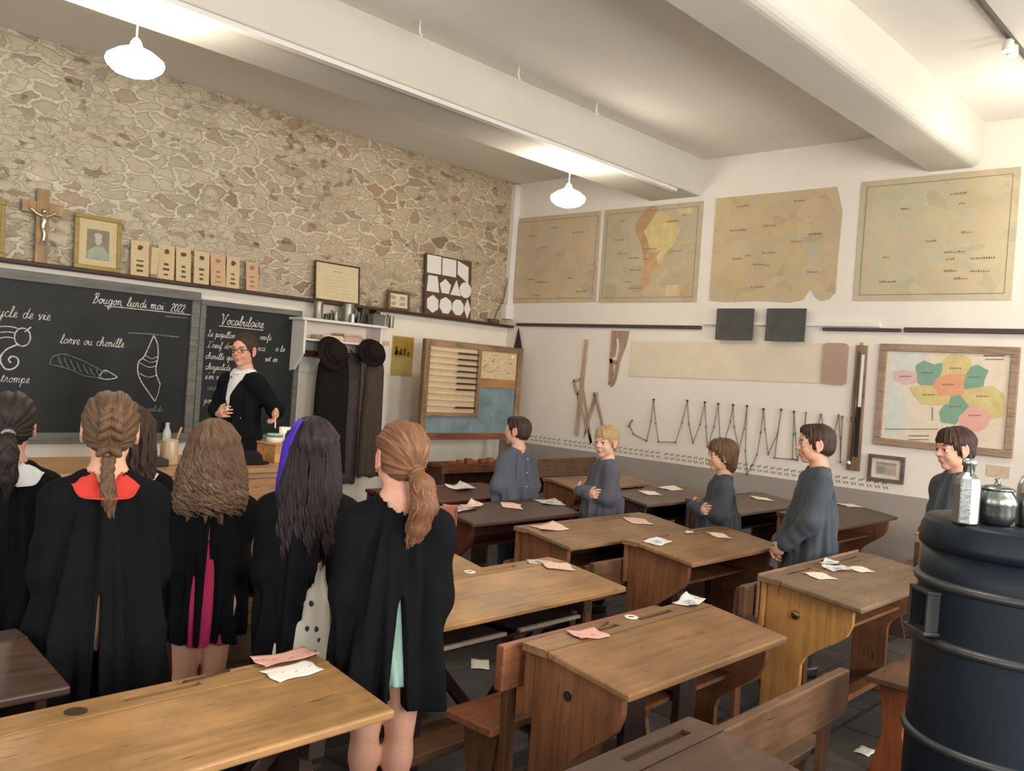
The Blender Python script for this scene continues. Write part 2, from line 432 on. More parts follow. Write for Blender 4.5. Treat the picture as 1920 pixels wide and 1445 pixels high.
# ------------------------------------------------------------------ handwriting (single-stroke cursive)
GL = {
 'a': (1.25, [[(.95,.75),(.6,1),(.2,.75),(.15,.3),(.45,0),(.8,.3),(.95,.95),(.92,.3),(1.25,.15)]]),
 'b': (1.1, [[(0,.15),(.45,1.2),(.45,1.95),(.25,1.9),(.2,.4),(.45,0),(.75,.3),(.7,.85),(.75,.75),(1.1,.8)]]),
 'c': (1.0, [[(.8,.8),(.55,1),(.2,.7),(.2,.25),(.5,0),(1.0,.25)]]),
 'd': (1.3, [[(.95,.75),(.6,1),(.2,.75),(.15,.3),(.45,0),(.8,.3),(1.0,2.0),(.92,.3),(1.3,.15)]]),
 'e': (.95, [[(0,.2),(.6,.55),(.6,.95),(.3,.95),(.2,.4),(.45,0),(.95,.2)]]),
 'f': (.95, [[(0,.2),(.55,1.3),(.5,1.95),(.3,1.8),(.3,-.7),(.5,-.8),(.5,.1),(.95,.2)]]),
 'g': (1.2, [[(.95,.75),(.6,1),(.2,.75),(.15,.3),(.45,0),(.8,.3),(.95,.95),(.9,-.6),(.5,-1),(.35,-.6),(1.2,.2)]]),
 'h': (1.25, [[(0,.15),(.45,1.3),(.4,1.95),(.2,1.8),(.15,0),(.3,.7),(.65,1),(.8,.7),(.8,.1),(1.25,.15)]]),
 'i': (.65, [[(0,.15),(.25,1),(.25,.15),(.65,.15)], [(.3,1.4),(.34,1.48)]]),
 'j': (.7, [[(0,.15),(.3,1),(.25,-.7),(0,-.9),(.1,-.5),(.7,.2)]]),
 'l': (.75, [[(0,.15),(.5,1.4),(.4,2),(.2,1.7),(.2,.2),(.4,0),(.75,.2)]]),
 'm': (1.75, [[(0,.7),(.2,1),(.2,0),(.35,.8),(.6,1),(.75,.7),(.75,0),(.9,.8),(1.15,1),(1.3,.7),(1.3,.1),(1.75,.15)]]),
 'n': (1.25, [[(0,.7),(.2,1),(.2,0),(.35,.8),(.65,1),(.8,.7),(.8,.1),(1.25,.15)]]),
 'o': (1.1, [[(.6,1),(.2,.7),(.2,.25),(.5,0),(.85,.3),(.8,.8),(.55,1),(.7,.8),(1.1,.85)]]),
 'p': (1.2, [[(0,.4),(.25,1),(.2,-.9),(.25,.6),(.6,1),(.85,.6),(.6,0),(.35,.1),(1.2,.15)]]),
 'q': (1.2, [[(.95,.75),(.6,1),(.2,.75),(.15,.3),(.45,0),(.8,.3),(.95,.95),(.92,-.9),(1.2,.2)]]),
 'r': (.95, [[(0,.15),(.3,1.1),(.4,.9),(.65,.9),(.55,.15),(.95,.15)]]),
 's': (.85, [[(0,.15),(.45,1.05),(.6,.3),(.35,0),(.15,.15),(.85,.15)]]),
 't': (.8, [[(0,.15),(.35,1.6),(.3,.2),(.8,.15)], [(.05,1.15),(.65,1.2)]]),
 'u': (1.25, [[(0,.4),(.2,1),(.2,.2),(.5,0),(.8,.3),(.85,1),(.85,.15),(1.25,.15)]]),
 'v': (1.05, [[(0,.7),(.2,1),(.35,.05),(.5,.05),(.75,.95),(1.05,.85)]]),
 'x': (1.1, [[(0,.8),(.3,1),(.5,.1),(1.1,.15)], [(.8,1),(.15,0)]]),
 'y': (1.2, [[(0,.7),(.2,1),(.25,.2),(.5,0),(.8,.4),(.9,1),(.8,-.7),(.45,-1),(.35,-.6),(1.2,.2)]]),
 'z': (1.0, [[(.1,.9),(.6,1),(.2,.1),(.6,.1),(1.0,.2)]]),
 "'": (.4, [[(.2,2),(.15,1.6)]]), '.': (.5, [[(.1,0),(.14,.06)]]), ',': (.4, [[(.1,.05),(.02,-.25)]]), ' ': (.9, []), '-': (.9, [[(.1,.5),(.7,.5)]]),
 'V': (1.7, [[(-.1,1.7),(.15,2.05),(.4,1.7),(.65,.05),(.8,.05),(1.35,1.9),(1.7,1.9)]]),
 'L': (1.3, [[(.2,1.6),(.6,2),(.7,1.5),(.4,.2),(.1,.05),(.5,.15),(1.0,0),(1.3,.2)]]),
 'B': (1.5, [[(.1,1.6),(.6,2),(.4,0),(.2,.1)], [(.3,1.9),(1.0,2.05),(1.1,1.5),(.55,1.1),(1.2,.9),(1.1,.15),(.6,0),(.3,.3)]]),
 'S': (1.3, [[(1.0,1.7),(.7,2),(.4,1.6),(.9,.7),(.6,0),(.1,.3)]]),
 'I': (.9, [[(.2,1.8),(.6,2),(.4,.2),(.1,.05)]]),
 '0': (1.0, [[(.5,1.7),(.15,1.2),(.15,.4),(.5,0),(.85,.4),(.85,1.2),(.5,1.7)]]),
 '1': (.7, [[(.1,1.2),(.45,1.7),(.4,0)]]), '2': (1.0, [[(.15,1.3),(.5,1.7),(.8,1.3),(.15,.05),(.9,.05)]]),
 '6': (1.0, [[(.7,1.7),(.2,.9),(.2,.2),(.5,0),(.8,.35),(.6,.8),(.2,.5)]]),
}
def write(m, s, x, z, h, y, r=0.003, slant=0.3, rise=0.0):
    """chalk handwriting on a plane facing -Y; h = x-height"""
    cx = 0.0
    for ch in s:
        adv, strokes = GL[ch]
        for st in strokes:
            pts = [(x + (cx + px + slant * pz) * h * 0.82, y, z + pz * h + rise * cx * h) for px, pz in st]
            m.tube(smooth_path(pts, 3), r, 4)
        cx += adv
    return cx * h * 0.82
def stroke(m, pts, y, r=0.0035, n=5):
    m.tube(smooth_path([(a, y, b) for a, b in pts], n), r, 4)

def mat_chalk(name, c):
    t = NT(name); base = lin(c)
    v = t.noise(t.coord(), 60, 3, 0.7)
    t.col(t.ramp(v, [(0.30, tuple(0.35 * q for q in base[:3]) + (1,)), (0.6, base)])); t.set(0.95, 0, 0.1); return t.m
def mat_board(name='blackboard_slate'):
    t = NT(name)
    a = t.ramp(t.noise(t.coord((1, 1, 1.6)), 2.2, 5, 0.62, 0.6), [(0.35, '#101415'), (0.6, '#191c1c'), (0.8, '#262a2a')])
    t.col(a); t.set(0.55, 0, 0.35); return t.m
M_CHALK = mat_chalk('white_chalk', '#e6e4dc'); M_CHALK2 = mat_chalk('faint_chalk', '#8d918f')
M_BOARD = mat_board(); M_BFRAME = wood('grey_painted_wood', '#6d6c64', 'x', wear=0.1)

def blackboard(x0, x1, z0, z1, label, fw=0.075):
    t = thing('blackboard', label, 'blackboard', ((x0 + x1) / 2, D - 0.03, z0))
    w = x1 - x0; h = z1 - z0
    t_surf = MB().box(-w / 2 + fw * .8, w / 2 - fw * .8, -0.005, 0.02, fw * .8, h - fw * .8).build('writing_surface', M_BOARD, t)
    m = MB()
    m.box(-w / 2, w / 2, -0.03, 0.03, 0, fw); m.box(-w / 2, w / 2, -0.03, 0.03, h - fw, h)
    m.box(-w / 2, -w / 2 + fw, -0.03, 0.03, fw, h - fw); m.box(w / 2 - fw, w / 2, -0.03, 0.03, fw, h - fw)
    m.build('frame', M_BFRAME, t, bevel=0.004)
    MB().box(-w / 2 + .05, w / 2 - .05, -0.085, -0.03, 0.0, 0.02).build('chalk_ledge', M_BFRAME, t, bevel=0.003)
    return t
# --- large board
BX0, BX1, BZ0, BZ1 = 0.5, 3.695, 0.84, 2.13
b1 = blackboard(BX0, BX1, BZ0, BZ1, 'large grey-framed blackboard with chalk drawings of a butterfly life cycle')
cx = (BX0 + BX1) / 2; yb = -0.008
def B(px, py):                                              # a point of the photograph on the board plane, in board coordinates
    p = at_y(px, py, D - 0.035); return (p.x - cx, p.z - BZ0)
m = MB()
def fin(nm, mat=None, par=None, lab=None):
    global m
    if m.v:
        o = m.build(nm, mat or M_CHALK, [c for c in (par or b1).children if c.name.startswith('writing_surface')][0])
        if lab: o['label'] = lab
    m = MB()
x, z = B(-8, 592); write(m, 'cycle de vie', x - 0.025, z, 0.042, yb); fin('chalk_writing')
x, z = B(112, 643); write(m, 'larve ou chenille', x, z, 0.036, yb); fin('chalk_writing')
x, z = B(0, 716); write(m, 'trompe', x, z, 0.036, yb, 0.0025)
fin('chalk_writing')
x, z = B(172, 567); write(m, 'Bougon, lundi mai  2022', x, z, 0.0385, yb, .0036)
stroke(m, [(x + .10, z - .015), (x + .5, z - .014), (x + .97, z - .016)], yb, 0.004); fin('chalk_writing')
# butterfly head with coiled proboscis
c0 = B(42, 632); stroke(m, [(c0[0] + 0.055 * math.cos(a), c0[1] + 0.068 * math.sin(a)) for a in [k * PI / 6 for k in range(13)]], yb, 0.005, 3)
c1 = B(38, 690)
stroke(m, [B(35, 645), B(12, 655), B(0, 672), B(8, 690), B(22, 692), B(33, 684), B(33, 672), B(22, 668), B(16, 674), B(20, 680)], yb, 0.006)
stroke(m, [B(-10, 612), B(18, 612), B(34, 616)], yb, 0.004); stroke(m, [B(-10, 624), B(12, 622), B(30, 624)], yb, 0.004); stroke(m, [B(-10, 636), B(10, 632), B(28, 634)], yb, 0.004)
stroke(m, [B(46, 622), B(58, 613)], yb, 0.005)
fin('chalk_drawing')
# chrysalis
stroke(m, [B(288, 628), B(281, 645), B(270, 668), B(260, 678), B(258, 695), B(264, 714), B(278, 735), B(290, 752)], yb, 0.005)
stroke(m, [B(288, 628), B(295, 645), B(296, 668), B(292, 690), B(294, 705), B(300, 720)], yb, 0.005)
stroke(m, [B(300, 720), B(296, 738), B(290, 752)], yb, 0.003)
for (a, b_, c_) in (((272, 666), (284, 672), (296, 668)), ((267, 672), (282, 679), (295, 676)), ((262, 680), (278, 688), (293, 686)), ((262, 700), (278, 707), (294, 703))):
    stroke(m, [B(*a), B(*b_), B(*c_)], yb, 0.003)
fin('chalk_drawing')
stroke(m, [B(186, 705), B(196, 694), B(214, 703), B(218, 708), B(200, 711), B(184, 708)], yb, 0.004)
fin('chalk_drawing')
stroke(m, [B(92, 682), B(100, 668), B(120, 664), B(150, 674), B(182, 690), B(200, 700)], yb, 0.004)
stroke(m, [B(92, 682), B(108, 686), B(130, 692), B(158, 704), B(186, 708)], yb, 0.003)
for q in range(7):
    stroke(m, [B(108 + q * 12, 665 + q * 4.5), B(112 + q * 12, 677 + q * 4.2), B(118 + q * 12, 689 + q * 3)], yb, 0.004)
fin('chalk_drawing', M_CHALK2, b1, 'faint rubbed chalk drawing of a caterpillar')
x, z = B(262, 771); write(m, 'crysalide', x, z, 0.026, yb, 0.0025)
stroke(m, [B(240, 624), B(280, 626), B(335, 632)], yb, 0.005); stroke(m, [B(310, 593), B(350, 596)], yb, 0.004)
fin('chalk_writing', M_CHALK2)
# --- narrower board
NX0, NX1, NZ0, NZ1 = 3.70, 4.72, 0.855, 2.075
b2 = blackboard(NX0, NX1, NZ0, NZ1, 'narrower blackboard headed Vocabulaire behind the person in the dark jacket', 0.05)
cx = (NX0 + NX1) / 2
def B2(px, py):
    p = at_y(px, py, D - 0.035); return (p.x - cx, p.z - NZ0)
m = MB()
x, z = B2(412, 607); write(m, 'Vocabulaire', x, z, 0.044, yb, 0.004)
stroke(m, [(x - .01, z - .018), (x + .2, z - .017), (x + .43, z - .019)], yb, 0.004); fin('chalk_writing', M_CHALK, b2)
for s, px, py in (('Le papillon', 372, 630), ('oeufs.', 470, 636), ("L'oeuf donne", 372, 651), ('naissance', 440, 655), ('a la', 500, 658), ('chenille qui', 368, 672), ('vit en', 480, 677), ('chrysalide', 368, 692), ("s'en va. Il", 368, 710), ('pondre', 366, 755)):
    x, z = B2(px + 16, py); write(m, s, x, z, 0.029, yb, 0.0027); fin('chalk_writing', M_CHALK, b2)
for s, px, py in (('une nouvelle', 372, 731), ('16 avril', 392, 772)):
    x, z = B2(px + 16, py); write(m, s, x, z, 0.03, yb, 0.0027); fin('chalk_writing', M_CHALK2, b2, 'faint half-rubbed chalk line')

# white flask standing on the chalk ledge
p = at_y(316, 813, D - 0.115)
t = MB().lathe([(0.03, 0), (0.034, 0.01), (0.034, 0.06), (0.026, 0.085), (0.018, 0.1), (0.016, 0.13), (0.019, 0.142), (0.0, 0.146)], 20, (p.x, p.y + 0.03, BZ0 + 0.02)).build('flask', M_WHITE, smooth=True)
tag(t, 'small white flask standing on the chalk ledge of the large blackboard', 'flask')

# ------------------------------------------------------------------ things on the front ledge
ZL = ZR
M_GILT = wood('gilt_frame', '#a08a4e', 'x', 0.4, 0.75, 0.1); M_MAT = plain('mount_card', '#c3b48c', 0.9, 0, .2, .06)
M_PAPER = plain('aged_paper', '#cdbd98', 0.9, 0, 0.2, 0.06, 20); M_CARD = plain('buff_card', '#c9b48d', 0.9, 0, .2, .05, 20); M_CARD2 = plain('pinkish_card', '#c8a384', 0.9, 0, .2, .05, 20)
M_INK = plain('printed_ink', '#5b4d3f', 0.9); M_INK2 = plain('faded_ink', '#8d7c66', 0.9)
def lean(o, a): o.rotation_euler = (a, 0, 0)
def frame_mesh(w, h, fw, d=0.025):
    m = MB(); m.box(-w / 2, w / 2, -d / 2, d / 2, 0, fw); m.box(-w / 2, w / 2, -d / 2, d / 2, h - fw, h)
    m.box(-w / 2, -w / 2 + fw, -d / 2, d / 2, fw, h - fw); m.box(w / 2 - fw, w / 2, -d / 2, d / 2, fw, h - fw); return m
def ell_pts(cx, cz, rx, rz, n=20, a0=0, a1=2 * PI):
    return [(cx + rx * math.cos(a0 + (a1 - a0) * k / n), cz + rz * math.sin(a0 + (a1 - a0) * k / n)) for k in range(n)]
def flat(m, pts, y, mi=0):                                   # flat printed shape facing -Y
    m.poly([(a, y, b) for a, b in pts], mi)
YL = D - 0.085
LEAN = math.radians(-5)
# portrait in a gilt frame
t = thing('framed_portrait', 'gilt-framed grey portrait of a uniformed man on the ledge beside the crucifix', 'picture', (2.8, YL, ZL)); lean(t, LEAN)
frame_mesh(0.36, 0.43, 0.035).build('frame', M_GILT, t, bevel=0.008)
MB().box(-.15, .15, 0.0, 0.01, .03, .40).build('mount', M_MAT, t)
M_PG = plain('portrait_grey', '#857c6c', .8); M_PL = plain('portrait_light', '#b1b09c', .8); M_PM = plain('portrait_mid', '#9aa08f', .8)
m = MB(); m.box(-.085, .085, -.004, 0, .085, .32)
flat(m, [(-.08, .087), (-.085, .14), (-.05, .17), (-.02, .19), (.03, .19), (.06, .165), (.083, .14), (.08, .087)], -.0055, 2)
flat(m, ell_pts(0, .235, .026, .038), -.006, 1); flat(m, [(-.03, .26), (-.036, .275), (-.02, .292), (.018, .292), (.03, .275), (.03, .258)], -.0065, 1)
m.build('photograph', [M_PG, M_PL, M_PM], t)
# second gilt frame cut by the picture's left border
t = thing('framed_portrait', 'gilt picture frame at the left end of the ledge, mostly out of the photo', 'picture', (1.955, YL, ZL)); lean(t, LEAN)
frame_mesh(0.36, 0.42, 0.035).build('frame', M_GILT, t, bevel=0.008); MB().box(-.15, .15, 0.0, 0.01, .03, .39).build('mount', M_MAT, t)
# crucifix
t = thing('crucifix', 'pale wooden crucifix with a silver figure standing on the ledge', 'crucifix', (2.385, YL, ZL)); lean(t, LEAN)
M_PALEW = wood('pale_wood', '#b3936a', 'z', .5)
m = MB(); m.box(-.045, .045, -.012, .012, 0, .56); m.box(-.145, -.045, -.012, .012, .37, .46); m.box(.045, .145, -.012, .012, .37, .46)
m.build('cross', M_PALEW, t, bevel=0.004)
M_SILV = plain('silver_metal', '#d6d3c8', .3, 1.0)
m = MB(); y = -.028
m.tube(smooth_path([(-.095, y, .40), (-.05, y, .365), (0, y, .35), (.05, y, .365), (.095, y, .40)]), .0085, 8)
m.tube(smooth_path([(0, y, .36), (.003, y - .004, .31), (-.003, y, .265), (.006, y - .01, .215), (0, y, .15)]), [.014, .017, .021, .022, .022, .021, .020, .018, .017, .016, .016, .015, .014, .012, .012, .011, .010][:17], 8)
m.lathe([(0, -.02), (.015, -.012), (.018, 0), (.014, .015), (0, .022)], 12, (.003, y - .006, .385)); m.box(-.018, .018, y - .004, y + .01, .14, .15)
m.build('figure', M_SILV, t, True)
# alphabet cards
CARDS = [(3.14, .15, .29, 0), (3.36, .14, .29, 0), (3.515, .13, .29, 0), (3.675, .14, .285, 0), (3.835, .14, .28, 1), (3.97, .125, .28, 0), (4.165, .12, .265, 1)]
CL = ['buff reading card, first from the portrait on the ledge', 'buff reading card, second from the portrait, a printed lamp-like motif at the top', 'buff reading card, third from the portrait on the ledge',
      'buff reading card, fourth from the portrait, with a lively sketch at the top', 'pinkish reading card, fifth from the portrait on the ledge', 'narrow buff reading card, sixth from the portrait', 'narrow tan reading card, last of the row of cards and nearest the large certificate']
rnd = random.Random(5)
for i, (x, w, h, k) in enumerate(CARDS):
    t = thing('reading_card', CL[i], 'card', (x, YL + .01, ZL), 0, 'reading cards on the ledge'); t.rotation_euler = (LEAN * 1.3, math.radians(rnd.uniform(-1.5, 1.5)), 0)
    MB().box(-w / 2, w / 2, -.002, .002, 0, h).build('card', M_CARD2 if k else M_CARD, t)
    m = MB(); mi = 0
    for q in range(3):
        zz = .035 + q * .042; ww = w * rnd.uniform(.12, .2)
        MB().box(-ww, ww, -.0035, -.002, zz, zz + rnd.uniform(.012, .02)).build('printed_mark', M_INK2 if k else M_INK, t)
    pts = [(rnd.uniform(.6, 1) * .03 * math.cos(a), h - .055 + rnd.uniform(.6, 1) * .026 * math.sin(a)) for a in [q * PI / 5 for q in range(10)]]
    flat(m, pts, -.0035)
    m.build('printed_picture', M_INK2 if k else M_INK, t)
t = thing('narrow_box', 'narrow tan box standing between the first two reading cards', 'box', (3.25, YL + .02, ZL))
MB().box(-.028, .028, -.03, .03, 0, .25).build('body', M_CARD, t, bevel=.003); MB().box(-.03, .03, -.032, .032, 0, .03).build('base', M_INK2, t)
# certificate
t = thing('framed_certificate', 'large certificate in a thin dark frame leaning on the stone wall', 'picture', (5.085, YL, ZL)); lean(t, LEAN)
frame_mesh(.53, .38, .014, .02).build('frame', M_DARKWOOD, t, bevel=.003)
m = MB(); m.box(-.255, .255, 0, .008, .01, .37)
for q in range(6):
    m.box(-.16 + .02 * (q % 2), .16 - .02 * (q % 3), -.0015, 0, .09 + q * .03, .093 + q * .03, 1)
m.box(-.05, .05, -.0015, 0, .29, .305, 1)
for a in ((-.215, .215, .05, .052), (-.215, .215, .335, .337)): m.box(a[0], a[1], -.0015, 0, a[2], a[3], 1)
m.build('sheet', [M_PAPER, plain('very_faded_ink', '#b5a684', .9)], t)
# small frame
t = thing('framed_print', 'small brown-framed print beside the panel of white shapes', 'picture', (5.86, YL, ZL)); lean(t, LEAN)
frame_mesh(.29, .20, .028).build('frame', wood('brown_frame', '#7a6044', 'x'), t, bevel=.004)
m = MB(); m.box(-.12, .12, 0, .008, .025, .175)
for q in range(4): flat(m, [(a + rnd.uniform(-.01, .01), b) for a, b in ell_pts(-.07 + (q % 2) * .12, .07 + .06 * (q // 2), .04, .022, 9)], -.001, 1)
m.build('sheet', [plain('print_pale', '#cfc4aa', .9), plain('print_grey', '#a39882', .9)], t)
# geometric shapes panel
t = thing('shapes_panel', 'dark brown panel of eleven white geometric shapes on the ledge', 'teaching panel', (6.56, YL, ZL)); lean(t, math.radians(-4))
MB().box(-.345, .345, 0, .015, 0, .66).build('board', plain('panel_brown', '#5a4234', .7), t, bevel=.003)
def reg(cx, cz, r, n, a0=PI / 2, sx=1): return [(cx + r * sx * math.cos(a0 + 2 * PI * k / n), cz + r * math.sin(a0 + 2 * PI * k / n)) for k in range(n)]
SH = [('square', [(-.325, .45), (-.125, .45), (-.125, .645), (-.325, .645)]), ('rectangle', [(-.105, .45), (.10, .45), (.10, .64), (-.105, .64)]),
      ('parallelogram', [(.125, .49), (.29, .40), (.29, .59), (.125, .64)]), ('trapezoid', [(-.325, .25), (-.145, .25), (-.175, .425), (-.305, .425)]),
      ('pentagon', reg(-.055, .325, .088, 5)), ('triangle', [(.02, .25), (.18, .25), (.11, .42)]), ('disc', reg(.25, .325, .088, 28)),
      ('hexagon', reg(-.235, .12, .098, 6, PI / 2, .95)), ('heptagon', reg(-.045, .12, .095, 7)), ('octagon', reg(.14, .12, .093, 8, PI / 8)), ('rhombus', [(.285, .01), (.335, .12), (.285, .23), (.232, .12)])]
for nm, pts in SH:
    MB().prism(pts, 'xz', -.008, 0).build(nm, M_WHITE, t)

# ------------------------------------------------------------------ wall shelf with measures, coats and hats
t = thing('wall_shelf', 'white wall shelf unit with coat pegs beside the narrower blackboard', 'shelf', (5.09, D, 1.50))
MB().box(-.50, .49, -.27, 0, .485, .51).build('top_board', M_WHITE, t, bevel=.004)
for x in (-.46, .435):
    MB().prism([(0, .485), (-.24, .485), (-.24, .18), (-.10, .02), (0, 0)], 'yz', x, x + .025).build('side_panel', M_WHITE, t)
MB().box(-.435, .435, -.24, 0, .30, .318).build('shelf_board', M_WHITE, t)
MB().box(-.435, .435, -.03, 0, .0, .29).build('back_panel', M_WHITE, t)
prl = MB().box(-.435, .435, -.05, -.03, .15, .21).build('peg_rail', wood('peg_rail_wood', '#6a4638', 'x'), t)
for q in range(5):
    MB().tube([(-.36 + q * .18, -.05, .18), (-.36 + q * .18, -.10, .18), (-.36 + q * .18, -.12, .2)], .01, 8).build('peg', M_BRASS, prl, True)
# stacks of paper under the top
M_PAP2 = plain('grey_pink_paper', '#c3a391', .9); M_PAP3 = plain('cream_paper', '#d8c3a2', .9); M_PAP4 = plain('orange_paper', '#c89272', .9)
rnd = random.Random(9)
for i, (x, w, h, mt, lb) in enumerate(((4.97, .24, .05, M_PAP3, 'cream paper stack at the left end under the shelf of tin measures'), (5.20, .21, .08, M_PAP2, 'tall grey-pink paper stack under the shelf, second from the left'), (5.41, .18, .05, M_PAP4, 'orange-tinted paper stack under the shelf, third from the left'), (5.585, .14, .045, M_PAP2, 'low grey-pink paper stack at the right end under the shelf'))):
    m = MB(); z = 1.818; n = 4
    for q in range(n):
        a = rnd.uniform(-.008, .008); m.box(x - w / 2 + a, x + w / 2 - abs(a), D - .23 + a, D - .04, z, z + h / n - .001); z += h / n
    tag(m.build('paper_stack', mt), lb, 'paper', 'paper stacks under the shelf')
# measures
M_TIN = plain('dull_tin', '#8f8b80', .38, .85, .5, .15, 20); M_PEWT = plain('dark_pewter', '#56534c', .45, .8, .5, .15, 20)
ZS = 2.01
def measure(x, r, h, label, mt, handle=True, spout=0, y=None):
    y = y or D - .135
    t = thing('tin_measure', label, 'measure', (x, y, ZS), 0, 'measures on the wall shelf')
    MB().lathe([(r, 0), (r, .004), (r * .97, .008), (r * .94, h * .9), (r * .99, h - .004), (r, h), (r * .9, h), (r * .88, h * .25), (0, h * .22)], 24).build('body', mt, t, True)
    if handle: MB().tube(smooth_path([(r * .9, 0, h * .85), (r * 1.55, 0, h * .75), (r * 1.5, 0, h * .4), (r * .92, 0, h * .25)]), r * .12, 8).build('handle', mt, t, True)
    if spout: MB().prism([(-r * .9, h * .7), (-r * .9, h), (-r * 1.9, h * 1.12)], 'xz', -r * .3, r * .3).build('spout', mt, t)
measure(4.840, 0.0473, .17, 'tall tin measure at the left end of the wall shelf', M_TIN, False)
measure(4.935, 0.0241, .06, 'tiny dark measure beside the tall tin measure', M_PEWT, False)
measure(4.990, 0.020, .07, 'tiny dark measure, second from the tall tin measure', M_PEWT)
measure(5.046, 0.0301, .095, 'small tin jug with a spout on the wall shelf', M_TIN, True, 1)
measure(5.184, 0.0645, .185, 'largest tin measure, near the middle of the wall shelf', M_TIN)
measure(5.180, 0.0189, .085, 'small white-bright measure standing in front of the largest tin measure', plain('bright_tin', '#d8d4c6', .4, .3), False, 0, D - .225)
measure(5.313, 0.024, .12, 'dark pewter mug right of the largest tin measure', M_PEWT)
measure(5.580, 0.0172, .07, 'slim glassy measure, left of the pair at the right end of the wall shelf', M_TIN, False)
measure(5.644, 0.0310, .10, 'tin jug with pouring spout, near the right end of the wall shelf', M_TIN, True)
measure(5.730, 0.0292, .12, 'last tin jug at the right end of the wall shelf', M_TIN, False, 1)
t = thing('balance_stand', 'tall dark pillar-shaped box in the middle of the wall shelf', 'box', (5.390, D - .09, ZS)); MB().prism([(-.05, 0), (.06, 0), (.045, .10), (.04, .16), (-.03, .16), (-.035, .1)], 'xz', -.05, .06).build('body', M_PEWT, t, bevel=.004)
MB().box(.075, .085, -.01, 0, 0, .16).build('rod', M_DARKWOOD, t)
t = thing('grey_crate', 'grey square box on the wall shelf, left of the pointed dark box', 'box', (5.485, D - .205, ZS)); MB().box(-.075, .075, -.05, .05, 0, .10).build('body', plain('grey_box', '#66665f', .7), t, bevel=.004); MB().box(-.078, .078, -.053, .053, .10, .112).build('lid', plain('grey_box', '#66665f'), t)
t = thing('pointed_box', 'dark brown house-shaped box with a pointed top on the wall shelf', 'box', (5.545, D - .09, ZS))
MB().prism([(-.045, 0), (.045, 0), (.045, .105), (.03, .17), (.0, .17), (-.05, .10)], 'xz', -.05, .05).build('body', wood('box_brown', '#4f3a26', 'z'), t, bevel=.003); MB().box(-.05, .052, -.055, .055, .095, .108).build('moulding', M_DARKWOOD, t)
# coats (cloth hanging from the pegs)
M_CLOAK = plain('black_wool', '#1b1817', .95, 0, .15, .2, 30, .1); M_GREYC = plain('grey_wool', '#4c4645', .95, 0, .15, .15, 30, .1); M_BRNC = plain('brown_wool', '#4a4038', .95, 0, .15, .15, 30, .1)
def coat(x, w0, w1, zt, zb, mt, label, seed, yo=.13, dep=.085, sleeves=True):
    rnd = random.Random(seed); ph = [rnd.uniform(0, 6.3) for _ in range(4)]
    t = thing('hanging_coat', label, 'coat', (x, D - yo, zt), 0, 'coats on the pegs')
    n = 56; rows = 26; V = []; F = []
    L = zt - zb
    for j in range(rows + 1):
        v = j / rows; sh = min(1, (v / .10)) ** .5
        hw = (0.05 + (w0 / 2 - .05) * sh) * (1 - v) + (w1 / 2) * v if v > .1 else 0.05 + (w0 / 2 - .05) * sh
        hd = dep * (0.45 + .55 * min(1, v * 4))
        for i in range(n):
            a = 2 * PI * i / n; c, s_ = math.cos(a), math.sin(a)
            fold = 1 + (.10 * v + .03) * math.sin(7 * a + ph[0] + 1.5 * v) + .06 * v * math.sin(13 * a + ph[1])
            V.append((hw * c * (1 + .02 * math.sin(9 * v + ph[2])), hd * s_ * fold, -L * v - .01 * math.sin(5 * a + ph[3]) * v))
    for j in range(rows):
        for i in range(n):
            a = j * n + i; b = j * n + (i + 1) % n; F.append((a, a + n, b + n, b))
    m = MB(); m.add(V, F); m.f.append(tuple(range(n))); m.m.append(0); m.f.append(tuple(range(rows * n + n - 1, rows * n - 1, -1))); m.m.append(0)
    m.build('cloth', mt, t, True)
    if sleeves:
        for sgn in (-1, 1):
            MB().tube(smooth_path([(sgn * w0 * .40, -.01, -.05), (sgn * w0 * .52, -.03, -.2), (sgn * w1 * .50, -.05, -.42), (sgn * w1 * .48, -.05, -.58)]), [.05] * 4 + [.056] * 4 + [.052] * 4 + [.047], 14).build('sleeve', mt, t, True)
    MB().tube([(0, 0, -.02), (0, .03, .02), (0, .06, .02)], .006, 6).build('hanging_loop', mt, t)
    return t
coat(4.98, .34, .40, 1.72, .55, M_CLOAK, 'long black coat hanging under the left hat on the pegs', 1, .25, .085, False)
coat(5.31, .21, .24, 1.72, .42, M_GREYC, 'long grey coat hanging between the black coat and the brown coat', 2, .10, .05, False)
coat(5.49, .22, .26, 1.70, .50, M_BRNC, 'brown-grey coat hanging at the right end of the pegs under the round hat', 3, .23, .07, False)
def hat(x, y, z, r, label, tilt, seed):
    t = thing('felt_hat', label, 'hat', (x, y, z)); t.rotation_euler = (math.radians(70), 0, tilt)
    MB().lathe([(r, 0), (r * 1.02, .008), (r * .7, .02), (r * .62, .03), (r * .60, .09), (r * .50, .115), (r * .2, .125), (0, .122)], 32, sx=1, sy=.92).build('crown_and_brim', plain('dark_felt', '#241d1d', .95, 0, .1), t, True)
    MB().lathe([(r * .63, .03), (r * .635, .05), (r * .61, .052)], 32, sy=.92).build('hat_band', M_BLACK, t, True)
hat(4.90, D - .33, 1.69, .185, 'dark felt hat hanging over the black coat, left of the round hat', .12, 1)
hat(5.39, D - .29, 1.73, .155, 'round dark hat hanging at the right end of the pegs', -.1, 2)
